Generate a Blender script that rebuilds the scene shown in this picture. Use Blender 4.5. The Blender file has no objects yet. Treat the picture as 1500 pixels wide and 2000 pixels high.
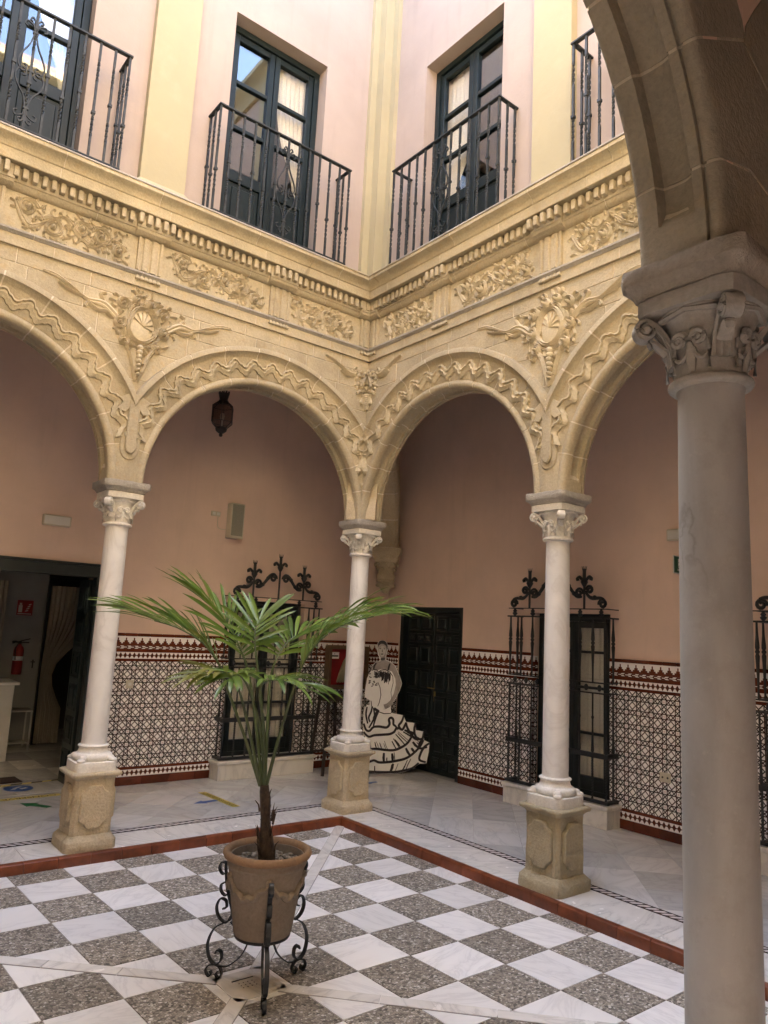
import bpy, bmesh, math, random
from mathutils import Vector, Matrix, noise
from math import sin, cos, pi, radians, sqrt, atan2

scene = bpy.context.scene
col = scene.collection
rnd = random.Random(7)

# ---------------------------------------------------------------- camera
cam_d = bpy.data.cameras.new("camera")
cam = bpy.data.objects.new("camera", cam_d)
col.objects.link(cam)
yw, pt, rl = radians(51.760), radians(9.071), radians(2.842)
fw = Vector((cos(yw) * cos(pt), sin(yw) * cos(pt), sin(pt)))
rt = Vector((sin(yw), -cos(yw), 0))
up = rt.cross(fw)
r2 = cos(rl) * rt + sin(rl) * up
u2 = -sin(rl) * rt + cos(rl) * up
cam.matrix_world = Matrix(((r2.x, u2.x, -fw.x, -4.7637), (r2.y, u2.y, -fw.y, -6.4193),
                           (r2.z, u2.z, -fw.z, 1.85), (0, 0, 0, 1)))
cam_d.sensor_fit = 'VERTICAL'
cam_d.sensor_height = 36
cam_d.sensor_width = 27
cam_d.lens = 1434.866 / 2000 * 36
cam_d.clip_start = 0.05
cam_d.clip_end = 2000
scene.camera = cam

# ---------------------------------------------------------------- sky, sun, exposure
SUN_EL, SUN_AZ = radians(52), radians(68)      # azimuth measured from +X towards +Y
world = bpy.data.worlds.new("World")
scene.world = world
world.use_nodes = True
wn = world.node_tree.nodes
wl = world.node_tree.links
wn.clear()
w_out = wn.new("ShaderNodeOutputWorld")
w_bg = wn.new("ShaderNodeBackground")
sky = wn.new("ShaderNodeTexSky")
sky.sky_type = 'NISHITA'
sky.sun_disc = False
sky.sun_elevation = SUN_EL
sky.sun_rotation = pi / 2 - SUN_AZ
sky.altitude = 0
sky.air_density = 1.0
sky.dust_density = 3.0
sky.ozone_density = 0.25
w_bg.inputs["Strength"].default_value = 0.15
wl.new(sky.outputs[0], w_bg.inputs["Color"])
wl.new(w_bg.outputs[0], w_out.inputs["Surface"])
sun_d = bpy.data.lights.new("sun", 'SUN')
sun_d.energy = 5.0
sun_d.angle = radians(0.53)
sun_d.color = (1.0, 0.93, 0.82)
sun = bpy.data.objects.new("sun", sun_d)
col.objects.link(sun)
sd = Vector((cos(SUN_EL) * cos(SUN_AZ), cos(SUN_EL) * sin(SUN_AZ), sin(SUN_EL)))
sun.rotation_euler = sd.to_track_quat('Z', 'Y').to_euler()
sun.location = (6, 6, 20)
vs = scene.view_settings
vs.view_transform = 'Standard'
vs.look = 'None'
vs.gamma = 1
vs.use_curve_mapping = False
vs.exposure = 4.45
scene.cycles.use_denoising = True
scene.cycles.max_bounces = 10
scene.cycles.diffuse_bounces = 5
scene.cycles.glossy_bounces = 4
scene.cycles.transmission_bounces = 6
scene.cycles.transparent_max_bounces = 12
scene.cycles.caustics_reflective = False
scene.cycles.caustics_refractive = False
scene.cycles.sample_clamp_indirect = 6

# ---------------------------------------------------------------- node helper
class NB:
    def __init__(self, name):
        self.m = bpy.data.materials.new(name)
        self.m.use_nodes = True
        self.t = self.m.node_tree
        self.n = self.t.nodes
        self.n.clear()
        self.out = self.n.new("ShaderNodeOutputMaterial")
        self.b = self.n.new("ShaderNodeBsdfPrincipled")
        self.t.links.new(self.b.outputs[0], self.out.inputs[0])
        g = self.n.new("ShaderNodeNewGeometry")
        self.pos = g.outputs["Position"]
        s = self.n.new("ShaderNodeSeparateXYZ")
        self.link(self.pos, s.inputs[0])
        self.X, self.Y, self.Z = s.outputs
    def link(self, a, b):
        self.t.links.new(a, b)
    def put(self, v, sock):
        if hasattr(v, 'links') or isinstance(v, bpy.types.NodeSocket):
            self.link(v, sock)
        else:
            sock.default_value = v
    def ma(self, op, a, b=0.0, c=None):
        n = self.n.new("ShaderNodeMath")
        n.operation = op
        self.put(a, n.inputs[0])
        self.put(b, n.inputs[1])
        if c is not None:
            self.put(c, n.inputs[2])
        return n.outputs[0]
    def noise(self, scale, detail=4, rough=0.55, vec=None, dist=0.0):
        n = self.n.new("ShaderNodeTexNoise")
        self.link(vec or self.pos, n.inputs["Vector"])
        n.inputs["Scale"].default_value = scale
        n.inputs["Detail"].default_value = detail
        n.inputs["Roughness"].default_value = rough
        n.inputs["Distortion"].default_value = dist
        return n.outputs["Fac"]
    def scalev(self, sx, sy, sz):
        n = self.n.new("ShaderNodeVectorMath")
        n.operation = 'MULTIPLY'
        self.link(self.pos, n.inputs[0])
        n.inputs[1].default_value = (sx, sy, sz)
        return n.outputs[0]
    def ramp(self, f, stops):
        n = self.n.new("ShaderNodeValToRGB")
        self.link(f, n.inputs[0])
        e = n.color_ramp.elements
        while len(e) > 1:
            e.remove(e[-1])
        e[0].position = stops[0][0]
        e[0].color = (*stops[0][1], 1) if len(stops[0][1]) == 3 else stops[0][1]
        for p, c in stops[1:]:
            k = e.new(p)
            k.color = (*c, 1)
        return n.outputs[0]
    def mix(self, f, a, b, mode='MIX'):
        n = self.n.new("ShaderNodeMix")
        n.data_type = 'RGBA'
        n.blend_type = mode
        self.put(f, n.inputs[0])
        for v, s in ((a, n.inputs[6]), (b, n.inputs[7])):
            if isinstance(v, tuple):
                s.default_value = (*v, 1)
            else:
                self.link(v, s)
        return n.outputs[2]
    def rand(self):
        return self.n.new("ShaderNodeObjectInfo").outputs["Random"]
    def bump(self, h, strength=0.3, dist=0.01):
        n = self.n.new("ShaderNodeBump")
        n.inputs["Strength"].default_value = strength
        n.inputs["Distance"].default_value = dist
        self.link(h, n.inputs["Height"])
        self.link(n.outputs[0], self.b.inputs["Normal"])
    def done(self, color, rough=0.6, metal=0.0, spec=0.5):
        if isinstance(color, tuple):
            self.b.inputs["Base Color"].default_value = (*color, 1)
        else:
            self.link(color, self.b.inputs["Base Color"])
        self.put(rough, self.b.inputs["Roughness"])
        self.b.inputs["Metallic"].default_value = metal
        self.b.inputs["Specular IOR Level"].default_value = spec
        return self.m

def lerp3(c, k):
    return tuple(min(1, x * k) for x in c)

def stone(name, c, dark=None, stain=(0.16, 0.12, 0.07), stain_amt=0.35, bump=0.5, fine=55, ochre=(0.47, 0.30, 0.11), tone=0.13):
    b = NB(name)
    n1 = b.noise(2.2, 5, 0.6)
    n2 = b.noise(14, 5, 0.65)
    n3 = b.noise(fine, 4, 0.7)
    base = b.ramp(n1, [(0.28, lerp3(c, 0.78)), (0.52, c), (0.74, lerp3(c, 1.14))])
    pale = b.noise(5.5, 6, 0.72, dist=0.8)
    base = b.mix(b.ma('MULTIPLY', b.ramp(pale, [(0.60, (0, 0, 0)), (0.72, (1, 1, 1))]), 0.45), base, lerp3(c, 1.30))
    grain = b.ramp(n3, [(0.30, (0.80, 0.80, 0.80)), (0.70, (1.14, 1.14, 1.14))])
    base = b.mix(0.7, base, grain, 'MULTIPLY')
    base = b.mix(b.ma('MULTIPLY', b.ramp(n2, [(0.54, (0, 0, 0)), (0.75, (1, 1, 1))]), 0.36), base, ochre)
    st = b.noise(3.1, 6, 0.7, vec=b.scalev(1.3, 1.3, 0.6), dist=0.6)
    base = b.mix(b.ma('MULTIPLY', b.ramp(st, [(0.60, (0, 0, 0)), (0.78, (1, 1, 1))]), stain_amt), base, stain)
    tv = b.ma('ADD', b.ma('MULTIPLY', b.rand(), tone), 1 - tone / 2)
    vm = b.n.new("ShaderNodeVectorMath")
    vm.operation = 'SCALE'
    b.link(base, vm.inputs[0])
    b.link(tv, vm.inputs["Scale"])
    hb = b.ma('ADD', b.ma('MULTIPLY', n3, 0.9), b.ma('MULTIPLY', n2, 1.2))
    b.bump(hb, bump, 0.012)
    return b.done(vm.outputs[0], 0.9, spec=0.25)

def plain(name, c, rough=0.6, var=0.12, scale=6, bump=0.0, bscale=60, metal=0.0, spec=0.5, tone=0.0):
    b = NB(name)
    n = b.noise(scale, 4, 0.6)
    k = b.ramp(n, [(0.3, lerp3(c, 1 - var)), (0.7, lerp3(c, 1 + var))])
    if tone:
        vm = b.n.new("ShaderNodeVectorMath")
        vm.operation = 'SCALE'
        b.link(k, vm.inputs[0])
        b.link(b.ma('ADD', b.ma('MULTIPLY', b.rand(), tone), 1 - tone / 2), vm.inputs["Scale"])
        k = vm.outputs[0]
    if bump:
        b.bump(b.noise(bscale, 4, 0.65), bump, 0.006)
    return b.done(k, rough, metal, spec)

def marble(name, c, vein=(0.36, 0.35, 0.34), amt=0.5, rough=0.35, tone=0.16, warm=(0.60, 0.50, 0.36), scale=1.0, bump=0.05, rvar=0.14):
    b = NB(name)
    off = b.n.new("ShaderNodeVectorMath")
    off.operation = 'ADD'
    b.link(b.pos, off.inputs[0])
    rv = b.n.new("ShaderNodeCombineXYZ")
    r = b.rand()
    b.link(b.ma('MULTIPLY', r, 37.0), rv.inputs[0])
    b.link(b.ma('MULTIPLY', r, 91.0), rv.inputs[1])
    b.link(rv.outputs[0], off.inputs[1])
    rot = b.n.new("ShaderNodeVectorRotate")
    rot.rotation_type = 'Z_AXIS'
    b.link(off.outputs[0], rot.inputs[0])
    b.link(b.ma('MULTIPLY', r, 6.283), rot.inputs["Angle"])
    sv = b.n.new("ShaderNodeVectorMath")
    sv.operation = 'MULTIPLY'
    b.link(rot.outputs[0], sv.inputs[0])
    sv.inputs[1].default_value = (1.0, 3.2, 1.0)
    n1 = b.noise(1.6 * scale, 6, 0.6, vec=sv.outputs[0], dist=1.2)
    n2 = b.noise(0.8 * scale, 3, 0.5, vec=off.outputs[0])
    v = b.ma('ABSOLUTE', b.ma('SUBTRACT', n1, 0.5))
    base = b.ramp(v, [(0.0, lerp3(vein, 1.0)), (0.03, lerp3(c, 0.80)), (0.10, lerp3(c, 0.97)), (0.3, c)])
    base = b.mix(amt, c, base)
    base = b.mix(b.ma('MULTIPLY', b.ramp(n2, [(0.5, (0, 0, 0)), (0.8, (1, 1, 1))]), 0.35), base, warm)
    tv = b.ma('ADD', b.ma('MULTIPLY', r, tone), 1 - tone * 0.7)
    vm = b.n.new("ShaderNodeVectorMath")
    vm.operation = 'SCALE'
    b.link(base, vm.inputs[0])
    b.link(tv, vm.inputs["Scale"])
    rr = b.ma('ADD', b.ma('MULTIPLY', b.noise(9, 4), rvar), rough - rvar / 2)
    if bump:
        b.bump(b.noise(7, 3), bump, 0.004)
    return b.done(vm.outputs[0], rr, spec=0.5)

M = {}
SAND = (0.45, 0.382, 0.258)
M['stone'] = stone('sandstone', SAND)
M['stone2'] = stone('sandstone_pale', (0.48, 0.41, 0.275), stain_amt=0.25)
M['ped'] = stone('pedestal_stone', (0.52, 0.435, 0.29), stain_amt=0.85, stain=(0.13, 0.11, 0.07), bump=0.9)
M['stone_shaded'] = stone('shade_darkened_sandstone', (0.265, 0.242, 0.192), stain_amt=0.6, stain=(0.13, 0.115, 0.085), ochre=(0.36, 0.285, 0.16), bump=0.45)  # sandstone greyed and darkened: the near arcade's shade put into its colour
M['abacus_shaded'] = stone('shade_darkened_abacus', (0.235, 0.215, 0.185), stain_amt=0.6, stain=(0.11, 0.10, 0.085), ochre=(0.26, 0.22, 0.17), bump=0.7)  # abacus stone darkened in colour for the near gallery's shade
M['carved'] = stone('carved_sandstone_lightened', (0.58, 0.50, 0.35), stain_amt=0.22, bump=0.25, ochre=(0.55, 0.42, 0.22))  # paler than the wall stone, to offset the carving's own groove shadows
M['stained'] = stone('water_stained_stone', (0.42, 0.355, 0.235), stain_amt=1.0, stain=(0.075, 0.062, 0.042))
M['ped_moss'] = stone('mossy_pedestal_stone', (0.44, 0.38, 0.25), stain_amt=1.0, stain=(0.085, 0.085, 0.045), bump=0.9)
M['mortar'] = stone('lime_mortar', (0.68, 0.61, 0.48), stain_amt=0.12, bump=0.4, tone=0)
M['mortar_shaded'] = stone('shade_darkened_mortar', (0.46, 0.41, 0.32), stain_amt=0.2, bump=0.4, tone=0)  # joint colour darkened along with the shaded arcade stone
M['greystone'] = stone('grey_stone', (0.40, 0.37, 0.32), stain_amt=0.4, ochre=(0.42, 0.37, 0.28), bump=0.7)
M['marble_col'] = marble('column_marble', (0.77, 0.75, 0.705), vein=(0.45, 0.42, 0.38), amt=0.4, rough=0.42, tone=0.06, scale=0.7)
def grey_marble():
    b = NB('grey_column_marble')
    c = (0.27, 0.272, 0.268)  # grey of the veined shaft, deepened further to carry gallery shade
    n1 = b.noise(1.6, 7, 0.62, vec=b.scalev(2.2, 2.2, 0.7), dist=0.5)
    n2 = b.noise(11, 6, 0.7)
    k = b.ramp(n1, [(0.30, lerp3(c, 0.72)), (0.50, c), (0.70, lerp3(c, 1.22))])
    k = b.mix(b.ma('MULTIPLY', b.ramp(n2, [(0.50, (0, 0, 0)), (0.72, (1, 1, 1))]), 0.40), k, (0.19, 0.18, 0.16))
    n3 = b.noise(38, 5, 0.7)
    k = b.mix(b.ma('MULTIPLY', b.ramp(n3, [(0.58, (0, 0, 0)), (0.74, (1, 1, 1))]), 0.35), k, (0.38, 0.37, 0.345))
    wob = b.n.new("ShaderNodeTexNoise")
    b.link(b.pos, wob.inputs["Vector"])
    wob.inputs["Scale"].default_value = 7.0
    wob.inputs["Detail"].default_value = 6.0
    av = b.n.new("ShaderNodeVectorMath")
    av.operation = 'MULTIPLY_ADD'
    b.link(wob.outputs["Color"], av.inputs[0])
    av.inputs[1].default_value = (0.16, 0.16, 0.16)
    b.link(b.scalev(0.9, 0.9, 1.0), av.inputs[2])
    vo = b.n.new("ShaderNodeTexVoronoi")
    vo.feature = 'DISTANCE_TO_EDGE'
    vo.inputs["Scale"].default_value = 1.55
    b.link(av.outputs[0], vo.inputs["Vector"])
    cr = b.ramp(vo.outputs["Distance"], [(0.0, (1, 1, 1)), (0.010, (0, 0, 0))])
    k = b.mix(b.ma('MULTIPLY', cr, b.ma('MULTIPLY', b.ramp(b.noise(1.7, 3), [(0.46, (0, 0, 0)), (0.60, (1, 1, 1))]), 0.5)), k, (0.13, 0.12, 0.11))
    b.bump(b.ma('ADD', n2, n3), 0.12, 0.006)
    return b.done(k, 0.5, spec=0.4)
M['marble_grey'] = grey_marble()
M['cap_grey'] = stone('grey_carved_marble', (0.265, 0.26, 0.245), stain_amt=0.5, stain=(0.24, 0.21, 0.165), ochre=(0.40, 0.35, 0.27), bump=0.3)  # grey capital marble with gallery shade darkened into the colour
M['marble_cap'] = stone('carved_marble', (0.73, 0.695, 0.615), stain_amt=0.3, stain=(0.33, 0.28, 0.21), ochre=(0.52, 0.46, 0.36), bump=0.25)
M['marble_tile'] = marble('patio_marble', (0.83, 0.815, 0.785), amt=0.28, rough=0.42, tone=0.14, warm=(0.60, 0.57, 0.50))
M['marble_slab'] = marble('gallery_marble', (0.66, 0.66, 0.64), vein=(0.36, 0.36, 0.36), amt=0.38, rough=0.05, tone=0.32, scale=0.7, bump=0.0, rvar=0.05)
M['marble_band'] = marble('band_marble', (0.77, 0.75, 0.70), amt=0.45, rough=0.25, tone=0.10, warm=(0.58, 0.50, 0.38))
M['marble_sill'] = marble('sill_marble', (0.72, 0.69, 0.62), amt=0.4, rough=0.3, tone=0.06)
M['grout'] = plain('grout', (0.30, 0.28, 0.25), 0.9)

def cobble():
    b = NB('pebble_aggregate')
    v = b.n.new("ShaderNodeTexVoronoi")
    v.inputs["Scale"].default_value = 72
    b.link(b.pos, v.inputs["Vector"])
    v2 = b.n.new("ShaderNodeTexVoronoi")
    v2.feature = 'DISTANCE_TO_EDGE'
    v2.inputs["Scale"].default_value = 72
    b.link(b.pos, v2.inputs["Vector"])
    sp = b.n.new("ShaderNodeSeparateColor")
    b.link(v.outputs["Color"], sp.inputs[0])
    c = b.ramp(sp.outputs[0], [(0.0, (0.05, 0.045, 0.04)), (0.3, (0.21, 0.188, 0.152)), (0.6, (0.34, 0.30, 0.24)), (0.84, (0.44, 0.40, 0.33)), (1.0, (0.75, 0.72, 0.66))])
    e = b.ramp(v2.outputs["Distance"], [(0.0, (0, 0, 0)), (0.12, (1, 1, 1))])
    c = b.mix(e, (0.13, 0.11, 0.085), c)
    c = b.mix(b.ma('MULTIPLY', b.noise(1.5, 3), 0.25), c, (0.22, 0.19, 0.15))
    tv = b.ma('ADD', b.ma('MULTIPLY', b.rand(), 0.3), 0.88)
    vm = b.n.new("ShaderNodeVectorMath")
    vm.operation = 'SCALE'
    b.link(c, vm.inputs[0])
    b.link(tv, vm.inputs["Scale"])
    c = vm.outputs[0]
    b.bump(v2.outputs["Distance"], 0.5, 0.01)
    return b.done(c, 0.62, spec=0.4)
M['cobble'] = cobble()
M['redtile'] = plain('red_clay_tile', (0.165, 0.046, 0.017), 0.32, 0.35, 9, 0.1, 25, tone=0.5)
M['browntile'] = plain('brown_glazed_tile', (0.105, 0.023, 0.010), 0.22, 0.3, 7, tone=0.5)

def plaster(name, c, amt=0.10, rough=0.85, blot=(0.5, 0.42, 0.36), streak=0.22):
    b = NB(name)
    n1 = b.noise(0.8, 6, 0.6)
    n2 = b.noise(5, 6, 0.65)
    k = b.ramp(n1, [(0.3, lerp3(c, 1 - amt)), (0.7, lerp3(c, 1 + amt))])
    k = b.mix(b.ma('MULTIPLY', b.ramp(n2, [(0.55, (0, 0, 0)), (0.8, (1, 1, 1))]), 0.25), k, blot)
    sk = b.noise(1.0, 6, 0.65, vec=b.scalev(5.0, 5.0, 0.45))
    k = b.mix(b.ma('MULTIPLY', b.ramp(sk, [(0.54, (0, 0, 0)), (0.72, (1, 1, 1))]), streak), k, lerp3(blot, 0.72))
    b.bump(b.ma('ADD', b.noise(30, 5, 0.7), b.ma('MULTIPLY', b.noise(4, 3), 2.0)), 0.14, 0.01)
    return b.done(k, rough, spec=0.2)
M['pink'] = plaster('pale_pink_plaster', (0.395, 0.318, 0.262), 0.10, blot=(0.34, 0.28, 0.235))
M['yellow'] = plaster('pale_yellow_plaster', (0.395, 0.342, 0.212), 0.08, blot=(0.49, 0.44, 0.30))
M['salmon'] = plaster('salmon_plaster', (0.70, 0.53, 0.435), 0.11, blot=(0.60, 0.45, 0.365), streak=0.18)
M['white'] = plain('white_paint', (0.62, 0.61, 0.57), 0.7, 0.05)
M['roomwhite'] = plain('dimmed_white_room_paint', (0.30, 0.31, 0.295), 0.8, 0.06)  # white wall, its colour lowered to grey to make the room dim
M['offwhite'] = plain('ivory_plastic', (0.52, 0.48, 0.37), 0.45, 0.04)
M['wood'] = plain('dark_ceiling_wood', (0.035, 0.022, 0.015), 0.7, 0.3, 8)
M['iron'] = plain('black_iron', (0.014, 0.0155, 0.016), 0.5, 0.35, 14, 0.25, 60)
M['iron2'] = plain('worn_grey_iron', (0.030, 0.034, 0.035), 0.5, 0.45, 22, 0.3, 60, spec=0.25)
M['green'] = plain('dark_green_paint', (0.008, 0.014, 0.0145), 0.38, 0.25, 9)
M['green2'] = plain('slate_green_paint', (0.010, 0.0165, 0.0165), 0.45, 0.25, 9, spec=0.22)
M['brass'] = plain('brass', (0.42, 0.29, 0.10), 0.35, 0.1, metal=0.8)
M['dark'] = plain('dark_room', (0.05, 0.045, 0.04), 0.9)  # near-black colour standing for unlit space behind openings
M['black'] = plain('black_paint', (0.012, 0.011, 0.012), 0.5)
M['ink'] = plain('print_ink', (0.022, 0.018, 0.022), 0.6)
M['terra'] = stone('terracotta', (0.25, 0.205, 0.155), stain_amt=0.7, stain=(0.15, 0.12, 0.085), ochre=(0.26, 0.21, 0.15), bump=0.35)
M['terrarim'] = stone('terracotta_rim', (0.26, 0.165, 0.095), stain_amt=0.4, stain=(0.20, 0.12, 0.07), ochre=(0.42, 0.24, 0.10), bump=0.3)
M['bark'] = plain('palm_fibre', (0.055, 0.036, 0.022), 0.95, 0.5, 30, 1.0, 90)
M['pebble'] = plain('pebbles', (0.20, 0.17, 0.13), 0.7, 0.85, 45)
M['red'] = plain('red_velvet', (0.22, 0.008, 0.012), 0.8, 0.25)
M['redsign'] = plain('red_enamel', (0.26, 0.012, 0.014), 0.4, 0.1)
M['frame'] = plain('brown_frame_wood', (0.11, 0.068, 0.036), 0.5, 0.25, 12)
M['darkwood'] = plain('dark_stand_wood', (0.030, 0.019, 0.015), 0.45, 0.3, 12)
M['cloth'] = plain('olive_cloth', (0.27, 0.235, 0.155), 0.85, 0.25)
M['lamp'] = plain('lantern_copper', (0.012, 0.008, 0.007), 0.5, 0.3)
M['tape'] = plain('yellow_tape', (0.50, 0.40, 0.06), 0.5, 0.1)
M['blue'] = plain('blue_sticker', (0.03, 0.09, 0.30), 0.5, 0.1)
M['stickgreen'] = plain('green_sticker', (0.02, 0.15, 0.055), 0.5, 0.1)
M['signgreen'] = plain('green_sign', (0.008, 0.085, 0.04), 0.45, 0.1)
M['paper'] = plain('print_paper', (0.87, 0.87, 0.85), 0.6, 0.04)
M['grey0'] = plain('print_light_grey', (0.50, 0.47, 0.44), 0.6, 0.15, 14)
M['grey1'] = plain('print_skin_grey', (0.34, 0.31, 0.29), 0.6, 0.25, 10)
M['grey2'] = plain('print_dark_grey', (0.075, 0.068, 0.066), 0.6, 0.3, 10)
M['mat'] = plain('door_mat', (0.035, 0.022, 0.020), 0.95, 0.3, 40)

def curtain(name, c):
    b = NB(name)
    k = b.ramp(b.noise(60, 2), [(0.3, lerp3(c, 0.85)), (0.7, c)])
    b.b.inputs["Subsurface Weight"].default_value = 0.0
    return b.done(k, 0.9, spec=0.1)
M['curtain'] = curtain('cream_curtain', (0.74, 0.68, 0.56))
M['drape'] = curtain('beige_drape', (0.42, 0.38, 0.30))

def glass(name, tint=(0.75, 0.8, 0.8), ior=1.5, boost=1.0):
    b = NB(name)
    b.n.remove(b.b)
    lw = b.n.new("ShaderNodeLayerWeight")
    lw.inputs[0].default_value = 0.5
    fres = b.ma('ADD', 0.04, b.ma('MULTIPLY', b.ma('POWER', lw.outputs["Facing"], 5.0), 0.96))
    gl = b.n.new("ShaderNodeBsdfGlossy")
    gl.inputs["Roughness"].default_value = 0.02
    tr = b.n.new("ShaderNodeBsdfTransparent")
    tr.inputs[0].default_value = (*tint, 1)
    mx = b.n.new("ShaderNodeMixShader")
    b.link(b.ma('MINIMUM', b.ma('MULTIPLY', fres, boost), 1.0), mx.inputs[0])
    b.link(tr.outputs[0], mx.inputs[1])
    b.link(gl.outputs[0], mx.inputs[2])
    b.link(mx.outputs[0], b.out.inputs[0])
    return b.m
M['glass'] = glass('window_glass', boost=2.6, tint=(0.975, 0.985, 0.98))
M['lampglass'] = glass('lantern_glass', (0.55, 0.5, 0.48))

def leafmat(name, c1, c2):
    b = NB(name)
    n = b.noise(9, 4)
    k = b.ramp(b.ma('ADD', b.ma('MULTIPLY', n, 0.7), b.ma('MULTIPLY', b.rand(), 0.35)), [(0.25, c1), (0.75, c2)])
    b.b.inputs["Base Color"].default_value = (0, 0, 0, 1)
    tl = b.n.new("ShaderNodeBsdfTranslucent")
    b.link(b.mix(0.5, k, (0.16, 0.22, 0.02)), tl.inputs[0])
    mx = b.n.new("ShaderNodeMixShader")
    mx.inputs[0].default_value = 0.32
    b.done(k, 0.38, spec=0.5)
    b.link(b.b.outputs[0], mx.inputs[1])
    b.link(tl.outputs[0], mx.inputs[2])
    b.link(mx.outputs[0], b.out.inputs[0])
    return b.m
M['leaf'] = leafmat('palm_leaf', (0.042, 0.095, 0.016), (0.16, 0.24, 0.036))
M['leaf_y'] = leafmat('palm_leaf_yellowing', (0.09, 0.12, 0.02), (0.20, 0.19, 0.04))
M['stem'] = plain('palm_stem', (0.055, 0.075, 0.022), 0.45, 0.3, 15)

# --- tiled dado patterns: the coordinate s = x + y runs along either wall
def star_tiles():
    b = NB('star_lattice_tiles')
    T = 0.140
    s = b.ma('ADD', b.X, b.Y)
    def cell(v, o):
        f = b.ma('FRACT', b.ma('ADD', b.ma('DIVIDE', v, T), o))
        return b.ma('ABSOLUTE', b.ma('SUBTRACT', f, 0.5))
    a = cell(s, 100.0)
    q = cell(b.Z, 0.35)
    w = 0.035
    d = b.ma('ABSOLUTE', b.ma('SUBTRACT', a, 0.165))
    d = b.ma('MINIMUM', d, b.ma('ABSOLUTE', b.ma('SUBTRACT', q, 0.165)))
    apq = b.ma('MULTIPLY', b.ma('ADD', a, q), 0.7071)
    amq = b.ma('MULTIPLY', b.ma('ABSOLUTE', b.ma('SUBTRACT', a, q)), 0.7071)
    d = b.ma('MINIMUM', d, b.ma('ABSOLUTE', b.ma('SUBTRACT', apq, 0.235)))
    d = b.ma('MINIMUM', d, b.ma('ABSOLUTE', b.ma('SUBTRACT', apq, 0.52)))
    d = b.ma('MINIMUM', d, b.ma('ABSOLUTE', b.ma('SUBTRACT', amq, 0.235)))
    line = b.ramp(d, [(w - 0.006, (1, 1, 1)), (w + 0.008, (0, 0, 0))])
    r = b.ma('SQRT', b.ma('ADD', b.ma('MULTIPLY', a, a), b.ma('MULTIPLY', q, q)))
    dot = b.ramp(r, [(0.05, (1, 1, 1)), (0.09, (0, 0, 0))])
    wv = b.noise(3.0, 3)
    wc = b.ramp(wv, [(0.3, (0.84, 0.82, 0.80)), (0.7, (0.92, 0.90, 0.88))])
    wc = b.mix(b.ma('MULTIPLY', dot, 0.6), wc, (0.50, 0.33, 0.29))
    lc = b.ramp(b.noise(20, 2), [(0.35, (0.012, 0.007, 0.006)), (0.65, (0.050, 0.015, 0.010))])
    c = b.mix(line, wc, lc)
    return b.done(c, 0.22, spec=0.5)
M['stars'] = star_tiles()

def diamond_tiles():
    b = NB('diamond_border_tiles')
    s = b.ma('ADD', b.X, b.Y)
    a = b.ma('ABSOLUTE', b.ma('SUBTRACT', b.ma('FRACT', b.ma('ADD', b.ma('DIVIDE', s, 0.052), 200.0)), 0.5))
    hi = b.ma('GREATER_THAN', b.Z, 0.7)
    zc = b.ma('ADD', 0.133, b.ma('MULTIPLY', hi, 1.420 - 0.133))
    q = b.ma('ABSOLUTE', b.ma('DIVIDE', b.ma('SUBTRACT', b.Z, zc), 0.070))
    d = b.ma('ADD', b.ma('MULTIPLY', a, 1.05), b.ma('MULTIPLY', q, 0.86))
    k = b.ramp(d, [(0.40, (1, 1, 1)), (0.44, (0, 0, 0))])
    k2 = b.ramp(b.ma('MAXIMUM', b.ma('MULTIPLY', q, 4.5), b.ma('SUBTRACT', 1.0, b.ma('MULTIPLY', a, 2.0))), [(0.30, (1, 1, 1)), (0.36, (0, 0, 0))])
    k = b.ma('MAXIMUM', k, k2)
    c = b.mix(k, (0.86, 0.83, 0.81), (0.085, 0.022, 0.012))
    return b.done(c, 0.22)
M['diamonds'] = diamond_tiles()

def merlon_tiles():
    b = NB('stepped_merlon_tiles')
    s = b.ma('ADD', b.X, b.Y)
    a = b.ma('ABSOLUTE', b.ma('SUBTRACT', b.ma('FRACT', b.ma('ADD', b.ma('DIVIDE', s, 0.0915), 100.0)), 0.5))
    q = b.ma('DIVIDE', b.ma('SUBTRACT', b.Z, 1.529), 0.097)
    h = b.ma('MULTIPLY', b.ma('LESS_THAN', a, 0.085), 0.30)
    h = b.ma('ADD', h, b.ma('MULTIPLY', b.ma('LESS_THAN', a, 0.22), 0.20))
    h = b.ma('ADD', h, b.ma('MULTIPLY', b.ma('LESS_THAN', a, 0.40), 0.16))
    h = b.ma('ADD', h, 0.24)
    k = b.ma('LESS_THAN', q, h)
    c = b.mix(k, (0.86, 0.83, 0.81), (0.125, 0.030, 0.014))
    return b.done(c, 0.22)
M['merlons'] = merlon_tiles()

def chain_tiles():
    b = NB('chain_border_tiles')
    s = b.ma('ADD', b.X, b.Y)
    q = b.ma('ABSOLUTE', b.ma('SUBTRACT', b.ma('DIVIDE', b.ma('SUBTRACT', b.Z, 1.493), 0.036), 0.5))
    p = b.ma('FRACT', b.ma('ADD', b.ma('DIVIDE', s, 0.082), b.ma('MULTIPLY', q, 0.6)))
    k = b.ma('LESS_THAN', b.ma('ABSOLUTE', b.ma('SUBTRACT', p, 0.5)), 0.22)
    k = b.ma('MULTIPLY', k, b.ma('LESS_THAN', q, 0.42))
    k = b.ma('MULTIPLY', k, b.ma('GREATER_THAN', q, 0.10))
    k2 = b.ma('MULTIPLY', b.ma('LESS_THAN', q, 0.1), b.ma('GREATER_THAN', p, 0.62))
    c = b.mix(b.ma('MAXIMUM', k, k2), (0.10, 0.024, 0.012), (0.86, 0.83, 0.81))
    return b.done(c, 0.22)
M['chain'] = chain_tiles()

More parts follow.
